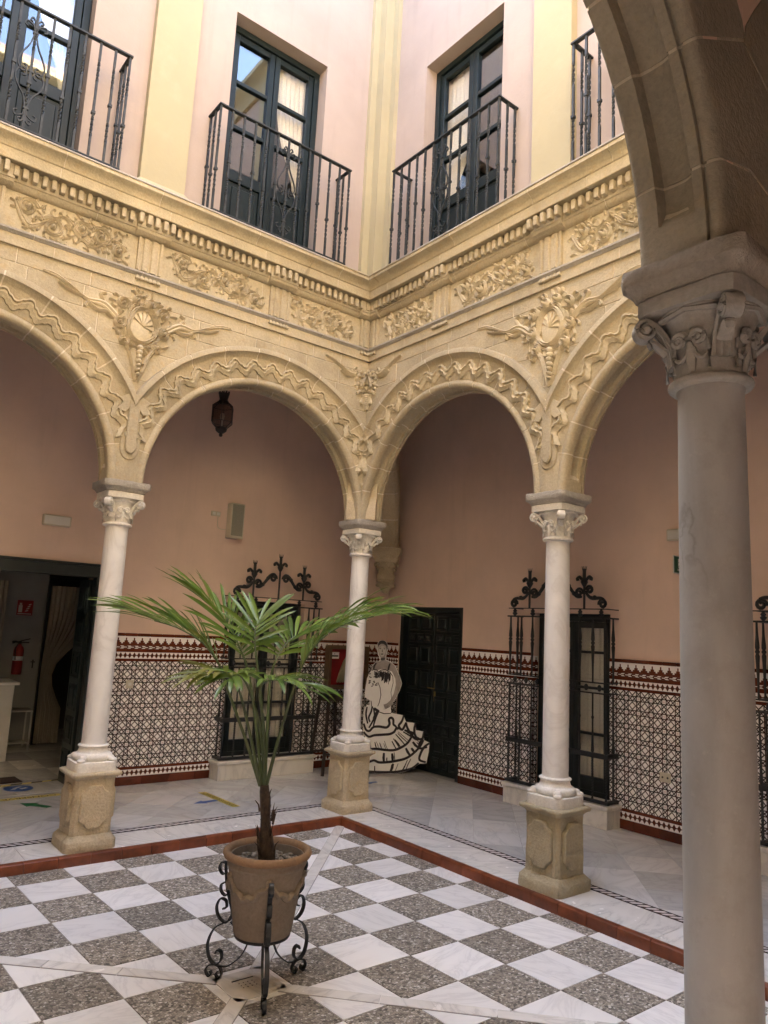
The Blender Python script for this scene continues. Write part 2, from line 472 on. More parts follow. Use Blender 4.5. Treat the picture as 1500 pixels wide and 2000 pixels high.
def mosaic_strip(axis):
    b = NB('mosaic_strip_' + axis)
    u, v = (b.X, b.Y) if axis == 'x' else (b.Y, b.X)
    q = b.ma('DIVIDE', b.ma('SUBTRACT', v, 0.205), 0.10)
    p = b.ma('FRACT', b.ma('ADD', b.ma('DIVIDE', u, 0.062), b.ma('MULTIPLY', q, 1.2)))
    edge = b.ma('GREATER_THAN', b.ma('ABSOLUTE', b.ma('SUBTRACT', q, 0.5)), 0.34)
    p2 = b.ma('ABSOLUTE', b.ma('SUBTRACT', p, 0.5))
    zig = b.ma('LESS_THAN', p2, b.ma('ADD', 0.12, b.ma('MULTIPLY', b.ma('ABSOLUTE', b.ma('SUBTRACT', q, 0.5)), 0.5)))
    k = b.ma('MAXIMUM', edge, zig)
    c = b.mix(k, (0.66, 0.62, 0.60), (0.035, 0.012, 0.012))
    return b.done(c, 0.25)
M['mos_x'] = mosaic_strip('x')
M['mos_y'] = mosaic_strip('y')

# ---------------------------------------------------------------- mesh builder
def ident(p):
    return p

class MB:
    def __init__(self, tf=ident, flip=False):
        self.v = []
        self.f = []
        self.tf = tf
        self.flip = flip
    def add(self, pts, faces):
        o = len(self.v)
        self.v += [tuple(self.tf(p)) for p in pts]
        self.f += [tuple(i + o for i in f) for f in faces]
        return self
    def box(self, x0, y0, z0, x1, y1, z1):
        x0, x1 = min(x0, x1), max(x0, x1)
        y0, y1 = min(y0, y1), max(y0, y1)
        z0, z1 = min(z0, z1), max(z0, z1)
        p = [(x0, y0, z0), (x1, y0, z0), (x1, y1, z0), (x0, y1, z0), (x0, y0, z1), (x1, y0, z1), (x1, y1, z1), (x0, y1, z1)]
        return self.add(p, [(0, 3, 2, 1), (4, 5, 6, 7), (0, 1, 5, 4), (1, 2, 6, 5), (2, 3, 7, 6), (3, 0, 4, 7)])
    def loft(self, rings, closed=True, caps=True):
        n = len(rings[0])
        pts = [p for r in rings for p in r]
        fs = []
        for i in range(len(rings) - 1):
            for j in range(n if closed else n - 1):
                k = (j + 1) % n
                fs.append((i * n + j, i * n + k, (i + 1) * n + k, (i + 1) * n + j))
        if caps and closed:
            fs.append(tuple(range(n - 1, -1, -1)))
            m = (len(rings) - 1) * n
            fs.append(tuple(range(m, m + n)))
        return self.add(pts, fs)
    def lathe(self, prof, n=24, c=(0, 0), caps=True):
        rings = [[(c[0] + r * cos(2 * pi * j / n), c[1] + r * sin(2 * pi * j / n), z) for j in range(n)] for r, z in prof]
        return self.loft(rings, True, caps)
    def sqlathe(self, prof, c=(0, 0), sub=1, amp=0.0, fs=9.0, seed=0.0):
        rings = []
        for h, z in prof:
            ring = []
            for a, b_ in (((-1, -1), (1, -1)), ((1, -1), (1, 1)), ((1, 1), (-1, 1)), ((-1, 1), (-1, -1))):
                for k in range(sub):
                    t = k / sub
                    x = (a[0] + (b_[0] - a[0]) * t) * h
                    y = (a[1] + (b_[1] - a[1]) * t) * h
                    if amp:
                        d = noise.fractal(Vector((x * fs + seed, y * fs - seed, z * fs)), 1.0, 2.0, 4) * amp
                        L = max(abs(x), abs(y)) or 1
                        cr = 1.0 - 0.012 * (1 if k == 0 else 0) / max(h, 0.05) * 1.2
                        x, y, zz = x * (1 + d / L) * cr, y * (1 + d / L) * cr, z + d * 0.5
                    else:
                        zz = z
                    ring.append((c[0] + x, c[1] + y, zz))
            rings.append(ring)
        return self.loft(rings)
    def tube(self, path, rad, n=6, closed=False, squash=1.0, up=(0, 0, 1)):
        P = [Vector(p) for p in path]
        m = len(P)
        if not hasattr(rad, '__len__'):
            rad = [rad] * m
        rings = []
        ref = Vector(up)
        for i in range(m):
            if closed:
                t = P[(i + 1) % m] - P[i - 1]
            else:
                t = P[min(i + 1, m - 1)] - P[max(i - 1, 0)]
            if t.length < 1e-9:
                t = Vector((0, 0, 1))
            t.normalize()
            s = t.cross(ref)
            if s.length < 1e-3:
                s = t.cross(Vector((1, 0, 0)))
                if s.length < 1e-3:
                    s = t.cross(Vector((0, 1, 0)))
            s.normalize()
            q = s.cross(t)
            rings.append([tuple(P[i] + rad[i] * (cos(2 * pi * k / n) * s + squash * sin(2 * pi * k / n) * q)) for k in range(n)])
        if closed:
            rings.append(rings[0])
        return self.loft(rings, True, not closed)
    def bar(self, path, w, t, nrm):
        """flat strip w wide along nrm, t thick, swept along path"""
        P = [Vector(p) for p in path]
        N = Vector(nrm).normalized()
        m = len(P)
        rings = []
        for i in range(m):
            d = P[min(i + 1, m - 1)] - P[max(i - 1, 0)]
            d.normalize()
            s = d.cross(N)
            s.normalize()
            ww = w[i] if hasattr(w, '__len__') else w
            tt = t[i] if hasattr(t, '__len__') else t
            rings.append([tuple(P[i] + a * ww / 2 * N + b_ * tt / 2 * s) for a, b_ in ((-1, -1), (1, -1), (1, 1), (-1, 1))])
        return self.loft(rings)
    def prism(self, pts, d0, d1, ax='y'):
        """polygon given in the (x,z) plane (ax='y') or (x,y) plane (ax='z'), extruded from d0 to d1"""
        n = len(pts)
        area = sum(pts[i][0] * pts[(i + 1) % n][1] - pts[(i + 1) % n][0] * pts[i][1] for i in range(n))
        if area < 0:
            pts = pts[::-1]
        if ax == 'y':
            a = [(p[0], d0, p[1]) for p in pts]
            b_ = [(p[0], d1, p[1]) for p in pts]
            if d0 > d1:
                a, b_ = b_, a
        else:
            a = [(p[0], p[1], d1) for p in pts]
            b_ = [(p[0], p[1], d0) for p in pts]
            if d1 < d0:
                a, b_ = b_, a
        fs = [tuple(range(n)), tuple(range(2 * n - 1, n - 1, -1))]
        for i in range(n):
            k = (i + 1) % n
            fs.append((k, i, n + i, n + k))
        return self.add(a + b_, fs)
    def ball(self, c, r, n=10, m=6, sc=(1, 1, 1)):
        pts, fs = [], []
        for i in range(m + 1):
            th = pi * i / m
            for j in range(n):
                ph = 2 * pi * j / n
                pts.append((c[0] + r * sc[0] * sin(th) * cos(ph), c[1] + r * sc[1] * sin(th) * sin(ph), c[2] + r * sc[2] * cos(th)))
        for i in range(m):
            for j in range(n):
                k = (j + 1) % n
                fs.append((i * n + j, (i + 1) * n + j, (i + 1) * n + k, i * n + k))
        return self.add(pts, fs)
    def mesh(self, name, smooth=35, bevel=0.0, weld=True):
        me = bpy.data.meshes.new(name)
        f = [tuple(reversed(x)) for x in self.f] if self.flip else self.f
        me.from_pydata(self.v, [], f)
        bm = bmesh.new()
        bm.from_mesh(me)
        if weld:
            bmesh.ops.remove_doubles(bm, verts=bm.verts, dist=1e-5)
            bmesh.ops.dissolve_degenerate(bm, dist=1e-6, edges=bm.edges)
        if bevel:
            es = [e for e in bm.edges if len(e.link_faces) == 2 and e.calc_face_angle(0) > 0.6]
            bmesh.ops.bevel(bm, geom=es, offset=bevel, segments=1, affect='EDGES', clamp_overlap=True)
        bm.to_mesh(me)
        bm.free()
        if smooth:
            me.polygons.foreach_set("use_smooth", [True] * len(me.polygons))
            me.set_sharp_from_angle(angle=radians(smooth))
        me.update()
        return me
    def obj(self, name, mat, parent=None, loc=None, rz=0, smooth=35, bevel=0.0, weld=True):
        return link(self.mesh(name, smooth, bevel, weld), name, mat, parent, loc, rz)

def link(me, name, mat, parent=None, loc=None, rz=0):
    if mat is not None and not me.materials:
        me.materials.append(M[mat] if isinstance(mat, str) else mat)
    o = bpy.data.objects.new(name, me)
    col.objects.link(o)
    if loc is not None:
        o.location = loc
    o.rotation_euler = (0, 0, rz)
    if parent is not None:
        o.parent = parent
        if parent.get('wparts'):
            o.matrix_parent_inverse = Matrix.Translation(parent.location).inverted()
    return o

def part(name, parent, loc, rz=0):
    o = bpy.data.objects.new(name, None)
    col.objects.link(o)
    o.empty_display_size = 0.1
    o.parent = parent
    o.location = loc
    o.rotation_euler = (0, 0, rz)
    return o

def thing(name, label, cat, loc=(0, 0, 0), rz=0, group=None, wparts=False):
    o = bpy.data.objects.new(name, None)
    col.objects.link(o)
    o.empty_display_size = 0.1
    o.location = loc
    o.rotation_euler = (0, 0, rz)
    return tag(o, label, cat, group, wparts)

def tag(o, label, cat, group=None, wparts=False):
    o['label'] = label
    o['category'] = cat
    if 'kind' not in o:
        o['kind'] = 'thing'
    if group:
        o['group'] = group
    if wparts:
        o['wparts'] = 1
    return o

def struct(o):
    o['kind'] = 'structure'
    return o

def dup(root, loc=None, rz=None, label=None, group=None, parent=None):
    r = root.copy()
    col.objects.link(r)
    if parent is not None:
        r.parent = parent
    if loc is not None:
        r.location = loc
    if rz is not None:
        r.rotation_euler = (0, 0, rz)
    if label:
        r['label'] = label
    if group:
        r['group'] = group
    for ch in list(root.children):
        c = ch.copy()
        col.objects.link(c)
        c.parent = r
        for g in list(ch.children):
            d = g.copy()
            col.objects.link(d)
            d.parent = c
    return r

def spiral(cx, cz, r0, r1, a0, turns, n=22):
    return [(cx + (r0 + (r1 - r0) * t) * cos(a0 + 2 * pi * turns * t), cz + (r0 + (r1 - r0) * t) * sin(a0 + 2 * pi * turns * t)) for t in [i / n for i in range(n + 1)]]

def catmull(pts, n=6):
    out = []
    P = [Vector(p) for p in pts]
    for i in range(len(P) - 1):
        p0, p1, p2, p3 = P[max(i - 1, 0)], P[i], P[i + 1], P[min(i + 2, len(P) - 1)]
        for k in range(n):
            t = k / n
            out.append(tuple(0.5 * ((2 * p1) + (p2 - p0) * t + (2 * p0 - 5 * p1 + 4 * p2 - p3) * t * t + (3 * p1 - p0 - 3 * p2 + p3) * t * t * t)))
    out.append(tuple(P[-1]))
    return out

# sides of the patio: u runs along the side from a corner, w points into the patio
L = 5.32
BAY = 2.66
SIDES = {
    'A': (lambda p: (-p[0], -p[1], p[2]), False, 0.0),
    'B': (lambda p: (-p[1], -p[0], p[2]), True, -pi / 2),
    'C': (lambda p: (-p[0], -L + p[1], p[2]), True, pi),
    'D': (lambda p: (-L + p[1], -p[0], p[2]), False, pi / 2),
}

# ================================================================ floors
ZP = -0.077
g = MB().box(-40, -40, -0.40, 40, 40, -0.30).obj('ground', 'grout')
struct(g)

def clip_rect(poly, x0, y0, x1, y1):
    def cut(P, f):
        o = []
        for i in range(len(P)):
            a, b_ = P[i], P[(i + 1) % len(P)]
            fa, fb = f(a), f(b_)
            if fa >= 0:
                o.append(a)
            if fa * fb < 0:
                t = fa / (fa - fb)
                o.append((a[0] + (b_[0] - a[0]) * t, a[1] + (b_[1] - a[1]) * t))
        return o
    for f in (lambda p: p[0] - x0, lambda p: x1 - p[0], lambda p: p[1] - y0, lambda p: y1 - p[1]):
        poly = cut(poly, f)
        if len(poly) < 3:
            return []
    return poly

def inset(poly, d):
    cx = sum(p[0] for p in poly) / len(poly)
    cy = sum(p[1] for p in poly) / len(poly)
    o = []
    for x, y in poly:
        l = sqrt((x - cx) ** 2 + (y - cy) ** 2) or 1
        k = max(0, 1 - d * 1.41 / l)
        o.append((cx + (x - cx) * k, cy + (y - cy) * k))
    return o

def parea(p):
    return abs(sum(p[i][0] * p[(i + 1) % len(p)][1] - p[(i + 1) % len(p)][0] * p[i][1] for i in range(len(p)))) / 2

patio = struct(MB().box(-L + 0.20, -L + 0.20, -0.28, -0.20, -0.20, ZP - 0.004).obj('patio_floor', 'grout'))
E0 = 0.255
O2, e1, e2 = (-1.606, -2.062), (0.394, -0.002), (0.017, -0.3895)
for i in range(-9, 5):
    for j in range(-6, 9):
        q = [(O2[0] + a * e1[0] + c * e2[0], O2[1] + a * e1[1] + c * e2[1]) for a, c in ((i, j), (i + 1, j), (i + 1, j + 1), (i, j + 1))]
        q = clip_rect(q, -L + E0, -L + E0, -E0, -E0)
        if len(q) < 3 or parea(q) < 0.002:
            continue
        q = inset(q, 0.0036)
        w = (i + j) % 2 == 0
        dz = rnd.uniform(-0.0008, 0.0008)
        MB().prism(q, ZP - 0.012, ZP + dz, 'z').obj('marble_tile' if w else 'pebble_tile', 'marble_tile' if w else 'cobble', patio)
# narrow marble strips running from the corners to the drain
dc = (-2.555, -2.645)
for cx_, cy_ in ((-E0, -E0), (-L + E0, -E0), (-E0, -L + E0), (-L + E0, -L + E0)):
    d = Vector((cx_ - dc[0], cy_ - dc[1]))
    ln = d.length
    d.normalize()
    s = Vector((-d.y, d.x)) * 0.042
    t = 0.17
    while t < ln - 0.03:
        t2 = min(t + rnd.uniform(0.38, 0.62), ln - 0.02)
        a = Vector(dc) + d * (t + 0.002)
        b_ = Vector(dc) + d * (t2 - 0.002)
        q = [tuple(a - s * 1.10), tuple(b_ - s * 1.10), tuple(b_ + s * 1.10), tuple(a + s * 1.10)]
        MB().prism(q, ZP - 0.011, ZP + 0.0022, 'z').obj('strip_joint', 'grout', patio)
        q = [tuple(a - s), tuple(b_ - s), tuple(b_ + s), tuple(a + s)]
        MB().prism(q, ZP - 0.01, ZP + 0.0040, 'z').obj('marble_strip', 'marble_band', patio)
        t = t2
dr = MB().prism([(dc[0] + a * 0.15, dc[1] + c * 0.15) for a, c in ((-1, -1), (1, -1), (1, 1), (-1, 1))], ZP - 0.01, ZP + 0.004, 'z').obj('drain_slab', 'marble_band', patio)
for a in range(4):
    for c in range(3):
        MB().lathe([(0.0036, ZP + 0.0042), (0.0036, ZP + 0.0052)], 8, (dc[0] - 0.05 + a * 0.026, dc[1] - 0.03 + c * 0.026)).obj('drain_hole', 'black', dr)
MB().box(dc[0] - 0.075, dc[1] + 0.055, ZP + 0.003, dc[0] + 0.055, dc[1] + 0.063, ZP + 0.0055).obj('drain_gap', 'black', dr)

gal = struct(MB().obj('gallery_floor', 'grout') if False else MB().box(-L - 2.6, -L - 2.6, -0.28, -L + 0.2, 6.5, -0.006).box(-L + 0.2, -0.2, -0.28, 2.6, 6.5, -0.006).box(-0.2, -L - 2.6, -0.28, 2.6, -0.2, -0.006).box(-L + 0.2, -L - 2.6, -0.28, -0.2, -L + 0.2, -0.006).obj('gallery_floor', 'grout', smooth=0))
SL = 0.43
def slab_region(x0, y0, x1, y1, name, mat, size=SL, ang=pi / 4, org=(0.3, 0.9)):
    ca, sa = cos(ang) * size, sin(ang) * size
    for i in range(-40, 40):
        for j in range(-40, 40):
            q = [(org[0] + a * ca - c * sa, org[1] + a * sa + c * ca) for a, c in ((i, j), (i + 1, j), (i + 1, j + 1), (i, j + 1))]
            if max(p[0] for p in q) < x0 or min(p[0] for p in q) > x1 or max(p[1] for p in q) < y0 or min(p[1] for p in q) > y1:
                continue
            q = clip_rect(q, x0, y0, x1, y1)
            if len(q) < 3 or parea(q) < 0.003:
                continue
            MB().prism(inset(q, 0.0010), -0.02, rnd.uniform(-0.0004, 0.0004), 'z').obj(name, mat, gal)
slab_region(-4.1, 0.305, 2.02, 1.985, 'marble_slab', 'marble_slab')
slab_region(0.305, -4.6, 2.02, 0.304, 'marble_slab', 'marble_slab')
slab_region(-4.1, 2.0, -1.4, 5.02, 'marble_slab', 'marble_slab', 0.6, 0.0)
MB().box(-L - 2.1, -L - 2.1, -0.03, -L - 0.21, 2.0, 0.0).box(-L - 0.21, -L - 2.1, -0.03, 2.0, -L - 0.21, 0.0).box(-L - 0.21, 0.21, -0.03, -4.1, 2.0, 0.0).box(0.21, -L - 0.21, -0.03, 2.0, -4.6, 0.0).obj('plain_paving', 'marble_slab', gal, smooth=0)
# polished band between the columns, mosaic strip, red clay kerb
for s in 'ABCD':
    tf, fl, rz = SIDES[s]
    u = -0.20 if s in 'AC' else 0.21
    end = L + 0.2 if s in 'AC' else L - 0.21
    k = 0
    while u < end - 0.05:
        u1 = min(u + rnd.uniform(1.0, 1.4), end)
        if end - u1 < 0.3:
            u1 = end
        MB(tf, fl).box(u + 0.0012, -0.203, -0.03, u1 - 0.0012, 0.208, 0.0).obj('band_slab', 'marble_band', gal, bevel=0.001)
        u = u1
    if s in 'AB':
        MB(tf, fl).box(-0.304 if s == 'A' else -0.204, -0.304, -0.02, L - 0.2, -0.205, 0.001).obj('mosaic_strip', 'mos_x' if s == 'A' else 'mos_y', gal)
    u = 0.209 if s in 'AC' else 0.256
    end = L - 0.209 if s in 'AC' else L - 0.256
    n = 20
    for k in range(n):
        a, b_ = u + (end - u) * k / n + 0.0022, u + (end - u) * (k + 1) / n - 0.0022
        pr = [(0.2095, -0.10), (0.2555, -0.10), (0.2555, -0.022), (0.252, -0.008), (0.243, -0.001), (0.228, 0.003), (0.2095, 0.003)]
        m = MB(tf, fl)
        m.loft([[(a, w, z) for w, z in pr], [(b_, w, z) for w, z in pr]])
        m.obj('kerb_tile', 'redtile', gal)

# ================================================================ arcades
R0 = 1.172
HB = BAY / 2
PROF = [(-0.15, 0.37), (-0.15, 0.035), (-0.147, 0.018), (-0.137, 0.005), (-0.122, 0.0), (-0.108, 0.0), (-0.106, 0.014), (-0.096, 0.014), (-0.094, 0.0),
        (-0.062, 0.0), (-0.056, 0.030), (-0.02, 0.050), (0.02, 0.052), (0.050, 0.045), (0.056, 0.0), (0.100, 0.0), (0.116, 0.003), (0.131, 0.014), (0.139, 0.032), (0.137, 0.050), (0.127, 0.062),
        (0.123, 0.070), (0.128, 0.078), (0.128, 0.272), (0.132, 0.280), (0.146, 0.300), (0.166, 0.316), (0.182, 0.322), (0.182, 0.362), (0.176, 0.370), (0.10, 0.378), (0.0, 0.378)]
NF = 16   # first index on the patio face
FACE = sorted([(dr, w) for w, dr in PROF[NF:30]])

def wface(dr):
    if dr <= FACE[0][0]:
        return FACE[0][1]
    for (a, wa), (b_, wb) in zip(FACE, FACE[1:]):
        if a <= dr <= b_:
            return wa + (wb - wa) * (dr - a) / max(b_ - a, 1e-6)
    return FACE[-1][1]

def off_poly(P, d):
    n = len(P)
    o = []
    for i in range(n):
        a, b_, c = Vector(P[i - 1]), Vector(P[i]), Vector(P[(i + 1) % n])
        e_1, e_2 = (b_ - a), (c - b_)
        n1 = Vector((-e_1.y, e_1.x)).normalized() if e_1.length > 0 else Vector((0, 0))
        n2 = Vector((-e_2.y, e_2.x)).normalized() if e_2.length > 0 else Vector((0, 0))
        m = n1 + n2
        m = m.normalized() if m.length > 1e-6 else n1
        o.append(tuple(b_ + m * d))
    return o
ar = sum(PROF[i][0] * PROF[(i + 1) % len(PROF)][1] - PROF[(i + 1) % len(PROF)][0] * PROF[i][1] for i in range(len(PROF)))
PROF_IN = off_poly(PROF, 0.0045 if ar > 0 else -0.0045)

def ring_at(prof, th, uc, cl=HB):
    c = abs(cos(th))
    rmax = cl / c if c > 1e-6 else 9
    out = []
    e = min(1.0, max(0.0, (min(th, pi - th) - 0.10) / 0.05))
    for i_, (w, dr) in enumerate(prof):
        if 10 <= i_ <= 13:
            dr = prof[9][1] + (dr - prof[9][1]) * e
        r = R0 + dr
        if r > rmax:
            r = rmax
            if w > 0:
                w = min(w, wface(rmax - R0))
        out.append((uc + r * cos(th), w, 3.0 + r * sin(th)))
    return out

def sweep_arc(mb, prof, t0, t1, uc, n, cl=HB):
    mb.loft([ring_at(prof, t0 + (t1 - t0) * i / n, uc, cl) for i in range(n + 1)])

def zc(u, ro):
    k = min(1, max(0, int(u // BAY)))
    d = u - (k * BAY + HB)
    return 3.0 + sqrt(max(0.0, ro * ro - d * d))

def clipped_block(mb, u0, u1, z0, z1, w0, w1, ro):
    n = max(2, int((u1 - u0) / 0.035))
    top, bot = [], []
    runs = []
    for i in range(n + 1):
        u = u0 + (u1 - u0) * i / n
        b_ = max(z0, zc(min(max(u, 0.001), L - 0.001), ro))
        if b_ < z1 - 0.004:
            bot.append((u, b_))
            top.append((u, z1))
        elif bot:
            runs.append((bot, top))
            bot, top = [], []
    if bot:
        runs.append((bot, top))
    ok = False
    for bot, top in runs:
        if len(bot) < 2:
            continue
        mb.prism(bot + top[::-1], w0, w1, 'y')
        ok = True
    return ok

TRI = [0.0, 1.30, 2.66, 3.99, L]
ARC = {}
names = {'A': 'sandstone arcade with round arches beside the potted palm, lantern behind it', 'B': 'sandstone arcade with round arches in front of the dark panelled door',
         'C': 'shaded sandstone arcade whose arch soffit rises from the grey veined column', 'D': 'sandstone arcade opposite the panelled door, behind the palm'}
VOUS = {}
for s in 'ABCD':
    tf, fl, rz = SIDES[s]
    t = thing('arcade', names[s], 'arcade', tuple(tf((HB * 2, 0, 3.0))), 0, 'arcades round the patio', True)
    ARC[s] = t
    R_ = random.Random(ord(s))
    for k in range(2):
        uc = HB + BAY * k
        # voussoirs
        nv = 13
        cuts = [0.0]
        for i in range(1, nv):
            cuts.append(pi * (i + R_.uniform(-0.12, 0.12)) / nv)
        cuts.append(pi)
        for i in range(nv):
            m = MB(tf, fl)
            g_ = 0.0042
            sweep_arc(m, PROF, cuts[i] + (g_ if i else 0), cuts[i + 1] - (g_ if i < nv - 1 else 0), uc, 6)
            m.obj('voussoir', 'stone_shaded' if s == 'C' else 'stone', t, smooth=40)
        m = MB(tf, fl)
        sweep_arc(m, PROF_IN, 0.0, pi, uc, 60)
        m.obj('mortar_joints', 'mortar_shaded' if s == 'C' else 'mortar', t, smooth=40)
        # zigzag moulding on the face
        nz = 17
        pts = []
        a0, a1 = 0.30, pi - 0.30
        zz = [(0.040 if i % 2 else -0.036) * R_.uniform(0.75, 1.2) for i in range(nz * 2 + 1)]
        for i in range(nz * 2 * 5 + 1):
            f = i / 5
            j = min(int(f), nz * 2 - 1)
            q = f - j
            q = (0.0, 0.10, 0.55, 0.62, 0.93, 1.0)[i % 5 if f < nz * 2 else 5]
            th = a0 + (a1 - a0) * f / (nz * 2)
            pts.append((th, R0 + 0.168 + zz[j] + (zz[j + 1] - zz[j]) * q))
        cross = [(-0.052, 0.118), (-0.048, 0.144), (-0.032, 0.150), (-0.006, 0.164), (0.004, 0.146), (0.024, 0.140), (0.032, 0.160), (0.048, 0.156), (0.053, 0.118)]
        rings = [[(uc + (r + dr) * cos(th), w, 3.0 + (r + dr) * sin(th)) for dr, w in cross] for th, r in pts if abs((r + 0.05) * cos(th)) < HB]
        m = MB(tf, fl)
        m.loft(rings)
        m.obj('zigzag_moulding', 'stone_shaded' if s == 'C' else 'stone2', t, smooth=28)
        # plaster wall over the arch, gallery side
        m = MB(tf, fl)
        clipped_block(m, k * BAY + 0.001, (k + 1) * BAY - 0.001, 3.0, 4.80, -0.146, 0.06, R0 + 0.06)
        m.obj('inner_wall', 'salmon', t, smooth=0)
        m = MB(tf, fl)
        clipped_block(m, k * BAY + 0.001, (k + 1) * BAY - 0.001, 3.0, 4.80, 0.061, 0.1085, R0 + 0.30)
        m.obj('mortar_bed', 'mortar', t, smooth=0)
    # spandrel ashlar
    zs = [3.62, 3.92, 4.20, 4.44, 4.64, 4.772]
    for i in range(len(zs) - 1):
        u = 0.09
        while u < L - 0.09:
            u1 = min(u + R_.uniform(0.34, 0.62), L - 0.09)
            if L - 0.09 - u1 < 0.2:
                u1 = L - 0.09
            m = MB(tf, fl)
            if clipped_block(m, u + 0.0035, u1 - 0.0035, zs[i] + 0.0035, zs[i + 1] - 0.0035, 0.080, 0.1145, R0 + 0.33):
                m.obj('spandrel_stone', 'stone', t, smooth=0, bevel=0.003)
            u = u1
    # entablature: courses of blocks over an inset mortar core
    def course(prof, name, mat, lmin, lmax, ph=0.0):
        u = 0.02
        while u < L - 0.02:
            u1 = u + R_.uniform(lmin, lmax) * (0.75 if u < 0.1 else 1)
            if L - 0.02 - u1 < lmin * 0.6:
                u1 = L - 0.02
            m = MB(tf, fl)
            m.loft([[(u + 0.003, w, z) for w, z in prof], [(u1 - 0.003, w, z) for w, z in prof]])
            m.obj(name, 'stained' if (u < 0.75 and s in 'AB' and name in ('corona_block', 'cyma_block', 'dentil_course', 'coping_tile')) else mat, t, smooth=30)
            u = u1
        m = MB(tf, fl)
        pin = off_poly(prof, -0.004 if sum(prof[i][0] * prof[(i + 1) % len(prof)][1] - prof[(i + 1) % len(prof)][0] * prof[i][1] for i in range(len(prof))) < 0 else 0.004)
        m.loft([[(0.01, w, z) for w, z in pin], [(L - 0.01, w, z) for w, z in pin]])
        m.obj('mortar_joints', 'mortar', t, smooth=30)
    B0 = -0.14
    course([(B0, 4.775), (0.138, 4.775), (0.138, 4.868), (B0, 4.868)], 'architrave_block', 'stone', 0.7, 1.0)
    course([(B0, 4.870), (0.142, 4.870), (0.150, 4.880), (0.166, 4.890), (0.166, 4.906), (0.130, 4.920), (B0, 4.920)], 'taenia_block', 'greystone', 0.8, 1.1)
    course([(B0, 4.922), (0.118, 4.922), (0.118, 5.238), (B0, 5.238)], 'frieze_block', 'stone2', 0.6, 1.0)
    course([(B0, 5.240), (0.120, 5.240), (0.140, 5.246), (0.158, 5.262), (0.168, 5.286), (0.180, 5.292), (0.180, 5.306), (B0, 5.306)], 'bed_moulding_block', 'stone', 0.6, 1.0)
    course([(B0, 5.308), (0.176, 5.308), (0.176, 5.418), (B0, 5.418)], 'dentil_course', 'stone', 0.8, 1.2)
    course([(B0, 5.420), (0.200, 5.420), (0.268, 5.414), (0.272, 5.420), (0.272, 5.506), (B0, 5.506)], 'corona_block', 'stone2', 0.7, 1.0)
    course([(B0, 5.508), (0.274, 5.508), (0.280, 5.514), (0.284, 5.530), (0.296, 5.552), (0.318, 5.572), (0.336, 5.580), (0.344, 5.584), (0.352, 5.590), (0.352, 5.622), (B0, 5.622)], 'cyma_block', 'stone2', 0.7, 1.0)
    course([(B0, 5.624), (0.360, 5.624), (0.362, 5.632), (0.358, 5.640), (0.20, 5.652), (B0, 5.652)], 'coping_tile', 'redtile' if False else 'greystone', 0.28, 0.34)
    # dentils
    dm = MB().box(-0.0205, -0.052, -0.046, 0.0205, 0.002, 0.044).mesh('dentil', 0, 0.004)
    nd = int((L - 0.5) / 0.073)
    for i in range(nd + 1):
        u = 0.25 + (L - 0.5) * i / nd
        dz = 0.036 if any(abs(u - x) < 0.15 for x in TRI) else 0.0
        o = link(dm, 'dentil', 'stone', t, tf((u + R_.uniform(-0.004, 0.004), 0.176 + dz, 5.362)), rz)
        o.scale = (R_.uniform(0.9, 1.08), 1, R_.uniform(0.94, 1.03))
    # triglyphs, their projecting caps and guttae
    for x in TRI:
        if x in (0.0, L):
            sg = 1 if x == 0.0 else -1
            a, b_ = x + sg * 0.10, x + sg * 0.27
        else:
            a, b_ = x - 0.115, x + 0.115
        a, b_ = min(a, b_), max(a, b_)
        m = MB(tf, fl)
        W = b_ - a
        pr = []
        nfl = 3 if W > 0.2 else 2
        for k in range(nfl):
            x0, x1 = a + W * k / nfl, a + W * (k + 1) / nfl
            q = (x1 - x0)
            pr += [(x0, 0.150), (x0 + q * 0.30, 0.150), (x0 + q * 0.42, 0.132), (x0 + q * 0.62, 0.132), (x0 + q * 0.74, 0.150)]
        pr += [(b_, 0.150), (b_, 0.10), (a, 0.10)]
        m.prism([(p[0], p[1]) for p in pr], 4.924, 5.236, 'z')
        m.obj('triglyph', 'stone', t, smooth=0, bevel=0.002)
        m = MB(tf, fl)
        e = 0.045
        for p in ([(0.13, 5.2405), (0.160, 5.242), (0.180, 5.252), (0.200, 5.268), (0.208, 5.290), (0.216, 5.294), (0.216, 5.3065), (0.13, 5.3065)],
                  [(0.13, 5.3075), (0.212, 5.3075), (0.212, 5.416), (0.13, 5.416)]):
            m.loft([[(a - e, w, z) for w, z in p], [(b_ + e, w, z) for w, z in p]])
        m.obj('triglyph_cap', 'stone', t, smooth=30)
        for k in range(6 if W > 0.2 else 4):
            u = a + W * (k + 0.5) / (6 if W > 0.2 else 4)
            m = MB(tf, fl)
            m.loft([[(u - d, 0.130, z), (u + d, 0.130, z), (u + d, 0.139 + d * 1.3, z), (u - d, 0.139 + d * 1.3, z)] for d, z in ((0.010, 4.869), (0.019, 4.838), (0.014, 4.830))])
            m.obj('gutta', 'stone', t, smooth=0)
    # tongue-shaped panels on the springers between bays
    u0 = BAY
    ton = [(u0 - 0.088, 3.75)] + [(u0 - 0.088 * cos(a), 3.30 - 0.11 * sin(a)) for a in [pi * i / 12 for i in range(13)]] + [(u0 + 0.088, 3.75)]
    ton2 = [(u0 - 0.048, 3.72)] + [(u0 - 0.048 * cos(a), 3.31 - 0.065 * sin(a)) for a in [pi * i / 12 for i in range(13)]] + [(u0 + 0.048, 3.72)]
    m = MB(tf, fl)
    m.prism(ton, 0.10, 0.140, 'y')
    m.prism(ton2, 0.12, 0.166, 'y')
    m.obj('springer_tongue', 'stone', t, smooth=0, bevel=0.008)
    m = MB(tf, fl)
